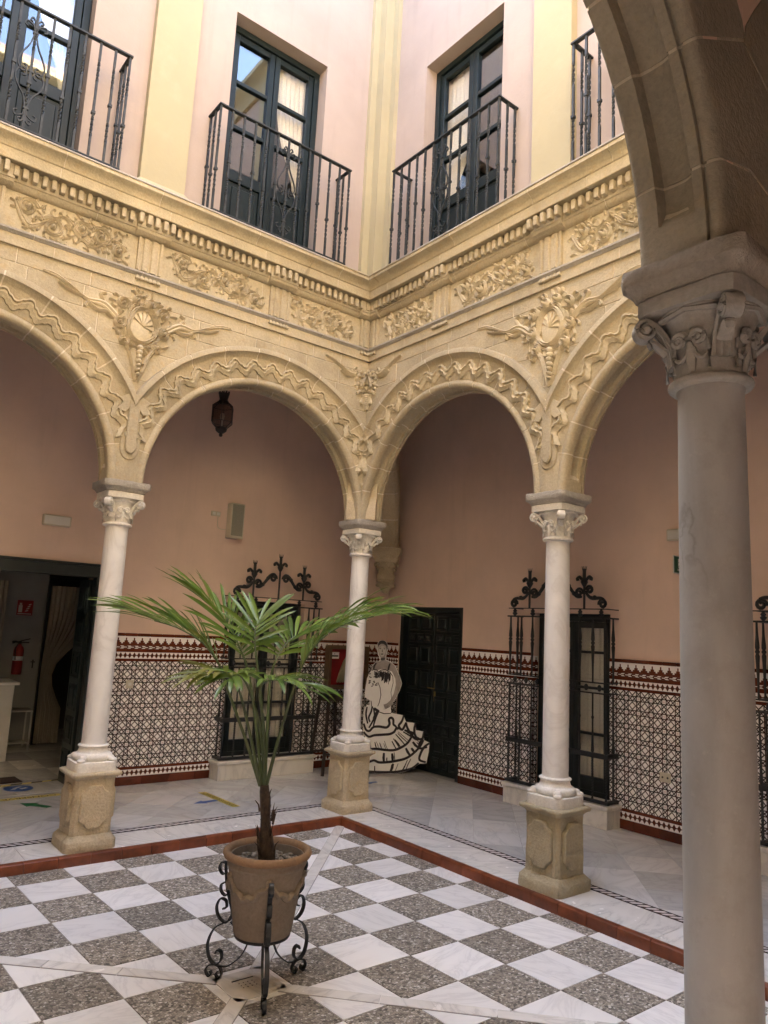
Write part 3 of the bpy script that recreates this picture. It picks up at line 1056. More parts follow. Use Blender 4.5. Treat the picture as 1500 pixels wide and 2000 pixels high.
    for sg in (-1, 1):
        m.prism([(u0 + sg * 0.02, 3.80), (u0 + sg * 0.14, 3.72), (u0 + sg * 0.10, 3.69), (u0 + sg * 0.15, 3.62), (u0 + sg * 0.08, 3.60), (u0 + sg * 0.03, 3.66)], 0.11, 0.160, 'y')
    m.obj('springer_leaf', 'stone', t, smooth=0, bevel=0.006)

# nailhead stones stacked on the corner springer
for s in 'AB':
    tf, fl, rz = SIDES[s]
    for z, k in ((3.86, 0.075), (3.70, 0.05), (3.52, 0.062)):
        u = 0.19
        m = MB(tf, fl)
        c = [(u - k, 0.12, z), (u, 0.12, z - k), (u + k, 0.12, z), (u, 0.12, z + k)]
        mid = [(u - k * 0.45, 0.135, z - k * 0.45), (u + k * 0.45, 0.135, z - k * 0.45), (u + k * 0.45, 0.135, z + k * 0.45), (u - k * 0.45, 0.135, z + k * 0.45)]
        pts = [c[0], mid[0], c[1], mid[1], c[2], mid[2], c[3], mid[3], (u, 0.175, z)]
        m.add(pts, [(i, (i + 1) % 8, 8) for i in range(8)])
        m.obj('nailhead', 'stone', ARC[s], smooth=0)

# ================================================================ carved reliefs
class Relief(MB):
    hs = 0.8
    """relief in the x-z plane, standing out towards -y"""
    def rib(self, path, w, h, base=0.0):
        n = len(path)
        rings = []
        for i in range(n):
            a, b_ = Vector(path[max(i - 1, 0)]), Vector(path[min(i + 1, n - 1)])
            d = b_ - a
            if d.length < 1e-7:
                d = Vector((1, 0))
            d.normalize()
            nn = Vector((-d.y, d.x))
            t = i / (n - 1)
            ww = w(t) if callable(w) else w
            hh = self.hs * (h(t) if callable(h) else h)
            p = Vector(path[i])
            rings.append([(p.x + nn.x * k * ww, -(base + hh * e), p.y + nn.y * k * ww) for k, e in ((-1, -0.3), (-0.86, 0.62), (-0.42, 1.0), (0.02, 0.42), (0.46, 0.98), (0.86, 0.60), (1, -0.3))])
        self.loft(rings)
    def leaf(self, x, z, ang, ln, wd, h, curl=0.8, base=0.0):
        pts = []
        a = ang
        px, pz = x, z
        n = 8
        for i in range(n + 1):
            pts.append((px, pz))
            px += cos(a) * ln / n
            pz += sin(a) * ln / n
            a += curl / n * (1 + i * 0.25)
        self.rib(pts, lambda t: wd * (0.35 + 1.5 * t * (1 - t) + 0.55 * max(0, t - 0.7)), lambda t: h * (0.6 + 0.6 * t), base)
    def knob(self, x, z, r, h):
        self.ball((x, -h * 0.3, z), r, 9, 6, (1, h / r, 1))

def frieze_relief(seed, W=0.97, H=0.30):
    R_ = random.Random(seed)
    m = Relief()
    m.hs = 0.62
    m.rib(catmull([(-W * 0.47, H * 0.25), (-W * 0.36, -H * 0.30), (-W * 0.22, -H * 0.05), (-W * 0.08, H * 0.28), (W * 0.06, -H * 0.10), (W * 0.20, -H * 0.28), (W * 0.33, H * 0.10), (W * 0.46, H * 0.0)], 7),
          lambda t: 0.016 + 0.008 * sin(t * 14), 0.040)
    for (cx, cz, r, a, tn) in ((-0.36, 0.06, 0.085, 0.3, 1.5), (-0.15, -0.04, 0.095, 2.6, -1.6), (0.06, 0.03, 0.080, 0.5, 1.5), (0.24, 0.02, 0.095, 2.4, -1.55), (0.40, -0.05, 0.060, 0.4, 1.4)):
        cx += R_.uniform(-0.012, 0.012)
        m.rib(spiral(cx, cz, r, 0.014, a, tn, 26), lambda t: 0.018 * (1 - 0.4 * t), lambda t: 0.040 + 0.012 * t)
        m.knob(cx, cz, 0.020, 0.055)
        for i in range(9):
            aa = a + i * 0.68 + R_.uniform(-0.15, 0.15)
            rr = r * R_.uniform(0.95, 1.1)
            x, z = cx + rr * cos(aa), cz + rr * sin(aa)
            if abs(z) > H * 0.46 or abs(x) > W * 0.5:
                continue
            ln = min(R_.uniform(0.05, 0.085), H * 0.55 - abs(z) + 0.02)
            m.leaf(x, z, aa + R_.uniform(-0.4, 0.9), ln, 0.016, 0.034, R_.uniform(-1.6, 1.8))
    for i in range(60):
        x, z = R_.uniform(-W * 0.47, W * 0.47), R_.uniform(-H * 0.42, H * 0.42)
        m.leaf(x, z, R_.uniform(0, 6.28), R_.uniform(0.04, 0.075), 0.014, 0.030, R_.uniform(-2, 2))
    for i in range(10):
        m.knob(R_.uniform(-W * 0.45, W * 0.45), R_.uniform(-H * 0.4, H * 0.4), R_.uniform(0.010, 0.017), 0.045)
    return m.mesh('carved_scroll', 30, weld=False)

def cartouche_relief(seed, small=False):
    R_ = random.Random(seed)
    m = Relief()
    m.hs = 0.72
    k = 0.55 if small else 1.0
    # oval shield with double rim
    oval = [(0.105 * k * cos(a) * (1 + 0.10 * cos(3 * a + 1)), 0.02 + 0.135 * k * sin(a)) for a in [2 * pi * i / 30 for i in range(31)]]
    m.rib(oval, 0.016 * k, 0.055)
    m.rib([(x * 1.32, 0.02 + (z - 0.02) * 1.26) for x, z in oval], 0.012 * k, 0.035)
    m.ball((0, 0.004, 0.02), 0.10 * k, 14, 8, (1, 0.35, 1.28))
    for i in range(7):
        a = -0.3 + i * 0.5
        m.rib([(0.0, 0.01), (0.08 * k * cos(a), 0.02 + 0.10 * k * sin(a))], 0.006 * k, 0.048)
    # volutes round it
    for sx in (-1, 1):
        for (cx, cz, r, a, tn) in ((0.16, 0.15, 0.052, 3.6, -1.3), (0.175, 0.0, 0.050, 2.0, 1.35), (0.13, -0.125, 0.042, 1.7, 1.3), (0.055, 0.205, 0.040, 4.2, -1.3)):
            cx, cz = cx * k, cz * k
            p = spiral(cx, cz, r * k, 0.010 * k, a, tn, 20)
            m.rib([(sx * x, z) for x, z in p], 0.013 * k, 0.048)
            m.knob(sx * cx, cz, 0.013 * k, 0.055)
            for i in range(5):
                aa = R_.uniform(0, 6.28)
                m.leaf(sx * (cx + r * k * cos(aa)), cz + r * k * sin(aa), aa if sx > 0 else pi - aa, 0.055 * k, 0.013 * k, 0.038, R_.uniform(-1.5, 1.5))
    for i in range(18):
        a = R_.uniform(0, 6.28)
        r = R_.uniform(0.14, 0.20) * k
        m.leaf(r * cos(a), 0.02 + r * 1.1 * sin(a), a + R_.uniform(-0.5, 0.5), R_.uniform(0.04, 0.06) * k, 0.013 * k, 0.036, R_.uniform(-1.6, 1.6))
    # tail running down into the V
    for sx in (-1, 1):
        m.rib(catmull([(sx * 0.12 * k, -0.13 * k), (sx * 0.075 * k, -0.21 * k), (sx * 0.045 * k, -0.30 * k), (sx * 0.012, -0.42 * k)], 6), lambda t: 0.017 * k * (1 - 0.5 * t), 0.042)
    for i in range(7):
        z = -0.16 - i * 0.034
        m.knob(0, z * k, (0.026 - i * 0.002) * k, 0.045)
        m.leaf(0, z * k, -pi / 2 + (0.7 if i % 2 else -0.7), 0.05 * k, 0.012 * k, 0.04, 0.8)
    # side tendrils following the arches
    if not small:
        for sx in (-1, 1):
            m.rib(catmull([(sx * 0.20, 0.03), (sx * 0.30, 0.10), (sx * 0.42, 0.10), (sx * 0.52, 0.15), (sx * 0.64, 0.205), (sx * 0.74, 0.215)], 6), lambda t: 0.026 * (1 - 0.75 * t) + 0.006 * sin(t * 9), lambda t: 0.045 * (1 - 0.5 * t))
            m.rib(catmull([(sx * 0.26, 0.06), (sx * 0.34, 0.045), (sx * 0.41, 0.075), (sx * 0.43, 0.045)], 6), lambda t: 0.014, 0.038)
            m.rib(catmull([(sx * 0.30, 0.12), (sx * 0.33, 0.17), (sx * 0.29, 0.19)], 6), lambda t: 0.012, 0.034)
            m.rib(catmull([(sx * 0.46, 0.115), (sx * 0.55, 0.13), (sx * 0.63, 0.165)], 6), lambda t: 0.013 * (1 - 0.4 * t), 0.034)
    else:
        for i in range(16):
            x, z = R_.uniform(0.02, 0.17), R_.uniform(-0.20, 0.13)
            if z < -0.05 and x > 0.17 + z * 0.6:
                continue
            m.leaf(x, z, R_.uniform(0, 6.28), 0.05, 0.012, 0.038, R_.uniform(-1.5, 1.5))
        m.rib(catmull([(0.14, 0.08), (0.22, 0.085), (0.30, 0.125), (0.38, 0.16), (0.47, 0.185)], 6), lambda t: 0.020 * (1 - 0.7 * t), 0.04)
        m.rib(catmull([(0.17, 0.06), (0.24, 0.055), (0.30, 0.09)], 6), 0.012, 0.036)
    return m.mesh('carved_cartouche', 30, weld=False)

fr = [frieze_relief(k) for k in (3, 11, 23)]
frs = [frieze_relief(k, 0.80) for k in (31, 37)]
ca = [cartouche_relief(5), cartouche_relief(9)]
cs = cartouche_relief(15, True)
for s in 'ABCD':
    tf, fl, rz = SIDES[s]
    for i, u in enumerate((0.775, 1.98, 3.33, 4.56)):
        me = frs[i % 2] if i in (0, 3) else fr[(i + ord(s)) % 3]
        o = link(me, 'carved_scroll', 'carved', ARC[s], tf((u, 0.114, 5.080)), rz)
        if i == 0:
            o.scale = (0.92, 1, 1)
        if i == 3:
            o.scale = (0.92, 1, 1)
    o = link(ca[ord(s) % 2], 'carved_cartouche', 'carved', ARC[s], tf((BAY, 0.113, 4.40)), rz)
    o.scale = (1.16, 1, 1.18)
    # half cartouche filling the corner
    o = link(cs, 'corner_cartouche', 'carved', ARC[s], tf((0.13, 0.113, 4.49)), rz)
    sx = -1 if s in 'AD' else 1
    o.scale = (sx * 1.2, 1, 1.15)

# ================================================================ walls with openings
def wall_mesh(mb, u0, u1, z0, z1, holes, y0, y1, reveal=None):
    """wall in local x-z, front face at y0, back at y1; holes = (a, b, c, d)"""
    us = sorted({u0, u1} | {h[0] for h in holes} | {h[1] for h in holes})
    zs = sorted({z0, z1} | {h[2] for h in holes} | {h[3] for h in holes})
    for i in range(len(us) - 1):
        for j in range(len(zs) - 1):
            a, b_, c, d = us[i], us[i + 1], zs[j], zs[j + 1]
            mu, mz = (a + b_) / 2, (c + d) / 2
            if any(h[0] < mu < h[1] and h[2] < mz < h[3] for h in holes):
                continue
            mb.add([(a, y0, c), (b_, y0, c), (b_, y0, d), (a, y0, d)], [(0, 1, 2, 3)])
            mb.add([(a, y1, c), (b_, y1, c), (b_, y1, d), (a, y1, d)], [(3, 2, 1, 0)])
    for h in holes:
        a, b_, c, d = h
        if c > z0:
            mb.add([(a, y0, c), (b_, y0, c), (b_, y1, c), (a, y1, c)], [(3, 2, 1, 0)])
        if d < z1:
            mb.add([(a, y0, d), (b_, y0, d), (b_, y1, d), (a, y1, d)], [(0, 1, 2, 3)])
        mb.add([(a, y0, c), (a, y1, c), (a, y1, d), (a, y0, d)], [(3, 2, 1, 0)])
        mb.add([(b_, y0, c), (b_, y1, c), (b_, y1, d), (b_, y0, d)], [(0, 1, 2, 3)])
    return mb

# ================================================================ upper storey
SO = {'A': ((0, 0, 0), 0.0, -1), 'B': ((0, 0, 0), -pi / 2, 1), 'C': ((0, -L, 0), pi, 1), 'D': ((-L, 0, 0), pi / 2, -1)}
ZT = 10.6
UW = {'A': [(0.84, 1.98), (3.34, 4.48)], 'B': [(0.755, 1.917), (3.40, 4.56)], 'C': [(0.77, 1.90), (3.42, 4.55)], 'D': [(0.77, 1.90), (3.42, 4.55)]}
wl_lab = {'A': 'pale pink upper wall with yellow pilasters above the palm side arcade', 'B': 'pale pink upper wall with yellow pilasters above the arcade by the panelled door',
          'C': 'sunlit pink upper wall over the shaded grey-column arcade', 'D': 'sunlit pink upper wall facing the panelled door side'}

def french_window(root, w, h):
    """two leaves with three panes over a solid bottom panel; local origin bottom centre, front towards -y"""
    d = 0.055
    fr_ = MB()
    fw_ = 0.065
    fr_.box(-w / 2, -d, 0, -w / 2 + fw_, d, h).box(w / 2 - fw_, -d, 0, w / 2, d, h).box(-w / 2 + fw_, -d, h - fw_, w / 2 - fw_, d, h)
    fr_.obj('frame', 'green2', root, bevel=0.004, smooth=0)
    for sg in (-1, 1):
        x0, x1 = sorted((sg * 0.004, sg * (w / 2 - fw_ - 0.003)))
        H = h - fw_ - 0.004
        lf = MB()
        s = 0.062
        zb = [0.02, 0.78, 1.30, 1.82, H]
        lf.box(x0, -0.035, 0.012, x0 + s, 0.03, H).box(x1 - s, -0.035, 0.012, x1, 0.03, H)
        lf.box(x0 + s, -0.033, 0.014, x1 - s, 0.028, 0.16).box(x0 + s, -0.033, 0.72, x1 - s, 0.028, 0.84).box(x0 + s, -0.033, H - 0.07, x1 - s, 0.028, H - 0.001)
        lf.box(x0 + s, -0.030, 1.31, x1 - s, 0.026, 1.355).box(x0 + s, -0.030, 1.83, x1 - s, 0.026, 1.875)
        leaf = lf.obj('leaf', 'green2', root, bevel=0.005, smooth=0)
        p = MB().box(x0 + s, -0.012, 0.16, x1 - s, 0.012, 0.72).box(x0 + s + 0.05, -0.028, 0.21, x1 - s - 0.05, 0.0, 0.67)
        p.obj('panel', 'green2', root, bevel=0.008, smooth=0)
        for a, b_ in ((0.84, 1.31), (1.355, 1.83), (1.875, H - 0.07)):
            MB().box(x0 + s, -0.003, a, x1 - s, 0.003, b_).obj('pane', 'glass', root, smooth=0)

def wavy(mb, x0, x1, z0, z1, y, amp, n, pinch=None):
    """curtain sheet; pinch = (x, z) ties it back"""
    nx, nz = n * 6, 14
    pts = []
    for j in range(nz + 1):
        z = z0 + (z1 - z0) * j / nz
        for i in range(nx + 1):
            t = i / nx
            x = x0 + (x1 - x0) * t
            if pinch:
                k = math.exp(-((z - pinch[1]) / 0.55) ** 2) if z > pinch[1] else max(0.72, math.exp(-((z - pinch[1]) / 0.8) ** 2))
                x = x + (pinch[0] - x) * 0.80 * k
            pts.append((x, y + amp * sin(t * n * 2 * pi + 0.4 * sin(z * 3)) * (0.7 + 0.3 * sin(t * 31)), z))
    fs = []
    for j in range(nz):
        for i in range(nx):
            a = j * (nx + 1) + i
            fs.append((a, a + 1, a + nx + 2, a + nx + 1))
    mb.add(pts, fs)
    return mb

clab = {('A', 0): 'balcony door over the lantern arch', ('A', 1): 'sky-reflecting balcony door', ('B', 0): 'balcony door over the panelled-door arch', ('B', 1): 'balcony door half hidden by the stone arch', ('C', 0): 'sunlit door above the grey column, door side bay', ('C', 1): 'sunlit door above the grey column, far bay from the door', ('D', 0): 'sunlit door facing the panelled door, palm side bay', ('D', 1): 'sunlit door facing the panelled door, bay away from the palm side'}
win_lab = {('A', 0): 'dark green glazed balcony door over the palm side arcade, next to the inner corner pilaster', ('A', 1): 'dark green glazed balcony door reflecting blue sky beyond the broad yellow pilaster',
           ('B', 0): 'dark green glazed balcony door over the panelled-door side, with drawn-back white curtain', ('B', 1): 'dark green glazed balcony door partly hidden by the shaded stone arch'}
for s in 'ABCD':
    o, rz, su = SO[s]
    wt = thing('upper_wall', wl_lab[s], 'wall', (o[0], o[1], 5.64), rz, 'upper walls round the patio')
    holes = []
    for a, b_ in UW[s]:
        holes.append((min(su * a, su * b_), max(su * a, su * b_), 0.0, 2.50))
    x0, x1 = sorted((su * -0.34, su * (L + 0.34)))
    m = MB()
    wall_mesh(m, x0, x1, -0.7, ZT - 5.64, [(h[0], h[1], -0.02, h[3]) for h in holes], 0.0, 0.34)
    m.obj('plaster', 'pink', wt, smooth=0)
    # pilasters
    for u0, u1 in ((2.38, 2.81),):
        a, b_ = sorted((su * u0, su * u1))
        m = MB()
        m.loft([[(a - e, -0.08 - f, z), (b_ + e, -0.08 - f, z), (b_ + e, 0.01, z), (a - e, 0.01, z)] for e, f, z in ((0.05, 0.05, 0.0), (0.05, 0.05, 0.10), (0.03, 0.03, 0.16), (0.0, 0.0, 0.20), (0.0, 0.0, ZT - 5.64))])
        m.obj('pilaster', 'yellow', wt, smooth=20)
    if s in 'AC':
        for u0 in (0.0, L):
            sg = 1 if u0 == 0 else -1
            m = MB()
            for d, p_ in ((0.17, 0.17),):
                a, b_ = sorted((su * (u0), su * (u0 + sg * d)))
                m.box(a, -p_, 0, b_, 0.003, ZT - 5.64)
            a, b_ = sorted((su * u0, su * (u0 + sg * 0.255)))
            m.box(a, -0.055, 0.0, b_, 0.002, ZT - 5.64)
            m.box(a, -0.0645, 0.0, b_ , 0.001, 0.17)
            if s == 'A':
                a, b_ = sorted((su * u0, su * (u0 + sg * 0.055)))
                m.box(a, -0.255, 0.0, b_, -0.171, ZT - 5.64)
            m.obj('corner_pilaster', 'yellow', wt, smooth=0)
    # eaves
    a, b_ = sorted((su * -0.3, su * (L + 0.3)))
    m = MB()
    pr = [(0.05, 4.55), (-0.06, 4.55), (-0.08, 4.63), (-0.14, 4.71), (-0.24, 4.77), (-0.24, 4.85), (0.05, 4.85)]
    m.loft([[(a, y, z) for y, z in pr], [(b_, y, z) for y, z in pr]])
    m.obj('eaves_moulding', 'yellow', wt, smooth=30)
    for i, (ua, ub) in enumerate(UW[s]):
        cx = su * (ua + ub) / 2
        w = ub - ua
        lab = win_lab.get((s, i), 'dark green glazed balcony door in the sunlit wall, ' + ('grey-column' if s == 'C' else 'facing') + ' side, bay ' + (('beside the door side wall' if i == 0 else 'away from the door side wall') if s == 'C' else ('beside the palm side wall' if i == 0 else 'away from the palm side wall')))
        loc = Matrix.Rotation(rz, 4, 'Z') @ Vector((cx, 0.20, 5.655)) + Vector(o)
        r = part('balcony_door', wt, (cx, 0.20, 0.015))
        french_window(r, w - 0.012, 2.47)
        m = MB()
        if s == 'A' and i == 0 or s == 'A':
            wavy(m, 0.10, w / 2 - 0.07, 0.1, 2.42, 0.075, 0.016, 7, (w / 2 - 0.10, 0.9))
        else:
            wavy(m, -w / 2 + 0.05, -0.02, 0.1, 2.42, 0.075, 0.016, 8, (-w / 2 + 0.10, 0.7))
        loc2 = Matrix.Rotation(rz, 4, 'Z') @ Vector((cx, 0.20, 5.655)) + Vector(o)
        c = m.obj('curtain', 'curtain', None, tuple(loc2), rz, smooth=60)
        tag(c, 'cream curtain behind the ' + clab.get((s, i), 'balcony door of the sunlit wall, ' + s.lower() + str(i)), 'curtain', 'upper curtains')
# dark rooms behind the doors, roofs and outer shell
m = MB()
for (xa, ya, xb, yb) in ((-L - 2.4, 1.9, 2.4, 2.2), (2.1, -L - 2.4, 2.4, 1.9), (-L - 2.4, -L - 2.4, 2.4, -L - 2.1), (-L - 2.4, -L - 2.1, -L - 2.1, 1.9)):
    m.box(xa, ya, 5.381, xb, yb, ZT)
sh = m.obj('upper_rooms', 'dark', smooth=0)
struct(sh)
m = MB()
for (xa, ya, xb, yb) in ((-L - 2.5, -0.02, 2.5, 2.5), (-0.02, -L - 2.5, 2.5, -0.025), (-L - 2.5, -L - 2.5, -0.025, -L + 0.02), (-L - 2.5, -L + 0.025, -L + 0.02, -0.025)):
    m.box(xa, ya, ZT + 0.002, xb, yb, ZT + 0.12)
struct(m.obj('roof', 'redtile', smooth=0))
m = MB()
for (xa, ya, xb, yb) in ((-L - 2.3, 0.13, 2.3, 2.3), (0.13, -L - 2.3, 2.3, 0.125), (-L - 2.3, -L - 2.3, 0.125, -L - 0.13), (-L - 2.3, -L - 0.125, -L - 0.13, 0.125)):
    m.box(xa, ya, 5.25, xb, yb, 5.38)
ceil = struct(m.obj('gallery_ceiling', 'wood', smooth=0))
# ================================================================ balconies
def make_balcony():
    W, D = 1.545, 0.25
    z0, z1 = 0.06, 1.15
    t = thing('balcony_railing', '-', 'railing', (0, 0, 0))
    m = MB()
    m.box(-W / 2 - 0.02, -D - 0.022, z1, W / 2 + 0.02, -D + 0.022, z1 + 0.018)
    m.box(-W / 2 - 0.02, -D + 0.0225, z1, -W / 2 + 0.02, 0.0, z1 + 0.018)
    m.box(W / 2 - 0.02, -D + 0.0225, z1, W / 2 + 0.02, 0.0, z1 + 0.018)
    m.obj('handrail', 'iron2', t, bevel=0.003, smooth=0)
    m = MB()
    m.box(-W / 2 - 0.012, -D - 0.014, z0 - 0.014, W / 2 + 0.012, -D + 0.014, z0)
    m.box(-W / 2 - 0.012, -D + 0.0145, z0 - 0.014, -W / 2 + 0.012, 0.0, z0)
    m.box(W / 2 - 0.012, -D + 0.0145, z0 - 0.014, W / 2 + 0.012, 0.0, z0)
    m.obj('bottom_rail', 'iron2', t, bevel=0.002, smooth=0)
    for sg in (-1, 1):
        b_ = MB()
        b_.ball((sg * W / 2, -D, 0.022), 0.024, 10, 6)
        b_.obj('foot_ball', 'iron2', t)
    # baluster: square bar, twisted thirds and a collar
    def balu(zc_):
        m = MB()
        rings = []
        n = 44
        for i in range(n + 1):
            z = z0 + (z1 - z0) * i / n
            tt = i / n
            a = 0.0
            for c in (0.26, 0.74):
                a += 2 * pi * max(0.0, min(1.0, (tt - c + 0.09) / 0.18))
            r = 0.0135
            rings.append([(r * cos(a + pi / 4 + k * pi / 2), r * sin(a + pi / 4 + k * pi / 2), z) for k in range(4)])
        m.loft(rings)
        m.box(-0.016, -0.016, zc_ - 0.012, 0.016, 0.016, zc_ + 0.012)
        return m.mesh('baluster', 0)
    b1, b2 = balu(0.60), balu(0.47)
    n = 12
    for i in range(n + 1):
        link(b1 if i % 2 else b2, 'baluster', 'iron2', t, (-W / 2 + W * i / n, -D, 0))
    for sg in (-1, 1):
        link(b2, 'baluster', 'iron2', t, (sg * W / 2, -D / 2 - 0.01, 0))
        link(b1, 'baluster', 'iron2', t, (sg * W / 2, -0.03, 0))
    # lyre ornament in the middle
    m = MB()
    def st(p, w=0.012):
        m.bar([(x, -D, z) for x, z in p], w * 1.3, 0.010, (0, 1, 0))
    for sg in (-1, 1):
        st([(sg * x, z) for x, z in catmull([(0.008, 0.93), (0.03, 0.82), (0.085, 0.70), (0.10, 0.62), (0.07, 0.56), (0.04, 0.57), (0.035, 0.61), (0.055, 0.625)], 6)])
        st([(sg * x, z) for x, z in catmull([(0.008, 0.24), (0.03, 0.34), (0.09, 0.44), (0.105, 0.52), (0.07, 0.585), (0.035, 0.57), (0.032, 0.53), (0.055, 0.52)], 6)])
        for zz, dz in ((0.93, 1), (0.24, -1)):
            st([(sg * x, zz + dz * z) for x, z in catmull([(0.004, 0.0), (0.02, 0.06), (0.07, 0.085), (0.085, 0.05), (0.06, 0.035)], 6)], 0.010)
            st([(sg * x, zz + dz * z) for x, z in catmull([(0.004, 0.03), (0.012, 0.10), (0.035, 0.13), (0.05, 0.105), (0.03, 0.095)], 6)], 0.010)
    for zz in (0.93, 0.575, 0.24):
        m.box(-0.022, -D - 0.012, zz - 0.008, 0.022, -D + 0.012, zz + 0.008)
    m.obj('scroll_ornament', 'iron2', t, smooth=50)
    return t
bp = make_balcony()
bl = {('A', 0): 'iron balcony railing with scroll ornament above the lantern arch', ('A', 1): 'iron balcony railing before the sky-reflecting door beyond the broad yellow pilaster',
      ('B', 0): 'iron balcony railing above the arch in front of the panelled door', ('B', 1): 'iron balcony railing whose far end hides behind the shaded stone arch'}
BU = {('A', 0): 1.3925, ('A', 1): 3.83, ('B', 0): 1.35, ('B', 1): 3.74}
first = True
for s in 'ABCD':
    o, rz, su = SO[s]
    for i in range(2):
        u = BU.get((s, i), (1.335, 3.985)[i])
        loc = Matrix.Rotation(rz, 4, 'Z') @ Vector((su * u, 0.0, 5.66)) + Vector(o)
        lab = bl.get((s, i), 'iron balcony railing on the sunlit wall, ' + ('grey-column' if s == 'C' else 'facing') + ' side, bay ' + (('beside the door side wall' if i == 0 else 'away from the door side wall') if s == 'C' else ('beside the palm side wall' if i == 0 else 'away from the palm side wall')))
        if first:
            bp.location = loc
            bp.rotation_euler = (0, 0, rz)
            bp['label'] = lab
            bp['group'] = 'balcony railings'
            first = False
        else:
            dup(bp, loc, rz, lab)

# ================================================================ gallery walls
GY, GX = 2.0, 2.04
W1 = (-0.47, 0.60, 0.215, 2.13)
DW = (-4.3, -2.125, 0.0, 2.36)
gw = thing('gallery_wall', 'salmon gallery wall with tiled dado, doorway and barred window behind the palm', 'wall', (0, GY, 0), 0)
m = MB()
wall_mesh(m, -L - 2.1, GX + 0.01, -0.05, 5.24, [W1, (DW[0], DW[1], -0.051, DW[3])], 0.0, 0.38)
m.obj('plaster', 'salmon', gw, smooth=0)
W2 = (0.73, 1.76, 0.215, 2.13)
W3 = (3.42, 4.45, 0.215, 2.13)
DR = (-1.715, -0.452, 0.0, 2.18)
gw2 = thing('gallery_wall', 'salmon gallery wall with tiled dado, dark panelled door and barred windows', 'wall', (GX, 0, 0), -pi / 2)
m = MB()
wall_mesh(m, -GY - 0.01, L + 2.1, -0.05, 5.24, [W2, W3, (DR[0], DR[1], -0.051, DR[3])], 0.0, 0.38)
m.obj('plaster', 'salmon', gw2, smooth=0)
for nm, lab, loc, rz in (('C', 'salmon gallery wall behind the shaded grey-column arcade', (0, -L - 2.0, 0), pi), ('D', 'salmon gallery wall opposite the panelled door', (-L - 2.0, 0, 0), pi / 2)):
    t = thing('gallery_wall', lab, 'wall', loc, rz)
    a, b_ = (-2.05, L + 2.0) if nm == 'C' else (-L - 2.05, 2.0)
    m = MB()
    wall_mesh(m, a, b_, -0.05, 5.24, [], 0.0, 0.3)
    m.obj('plaster', 'salmon', t, smooth=0)

def dado(root, x0, x1, z_lo=0.0):
    n = max(1, round((x1 - x0) / 0.30))
    for i in range(n):
        a, b_ = x0 + (x1 - x0) * i / n, x0 + (x1 - x0) * (i + 1) / n
        MB().box(a + 0.001, -0.022, 0.0005, b_ - 0.001, 0.0, 0.092).obj('skirting_tile', 'browntile', root, bevel=0.003, smooth=0)
    n2 = max(1, round((x1 - x0) / 0.15))
    for i in range(n2):
        a, b_ = x0 + (x1 - x0) * i / n2, x0 + (x1 - x0) * (i + 1) / n2
        MB().box(a + 0.001, -0.024, 1.634, b_ - 0.001, 0.0, 1.668).obj('cap_tile', 'browntile', root, bevel=0.006, smooth=0)
    for z0, z1, mt, d in ((0.094, 0.168, 'diamonds', 0.014), (0.169, 0.199, 'browntile', 0.017), (0.200, 1.353, 'stars', 0.013), (1.354, 1.383, 'browntile', 0.017), (1.384, 1.456, 'diamonds', 0.014), (1.457, 1.492, 'browntile', 0.017), (1.493, 1.529, 'chain', 0.014), (1.530, 1.633, 'merlons', 0.0145)):
        MB().box(x0, -d, z0, x1, 0.0, z1).obj('tile_band', mt, root, smooth=0)
dado(gw, DW[1] + 0.06, W1[0])
dado(gw, W1[1], GX - 0.03)
dado(gw2, DR[1] + 0.012, W2[0])
dado(gw2, W2[1], W3[0])
dado(gw2, W3[1], L + 0.6)
dado(gw2, -GY + 0.03, DR[0] - 0.01)
# tiled window jambs
for root, W in ((gw, W1), (gw2, W2), (gw2, W3)):
    for x, sg in ((W[0], 1), (W[1], -1)):
        a, b_ = sorted((x, x + sg * 0.010))
        for z0, z1, mt in ((0.22, 1.353, 'stars'), (1.354, 1.383, 'browntile'), (1.384, 1.456, 'diamonds'), (1.457, 1.492, 'browntile'), (1.493, 1.529, 'chain'), (1.530, 1.633, 'merlons')):
            MB().box(a, 0.0, z0, b_, 0.065, z1).obj('jamb_tile_band', mt, root, smooth=0)

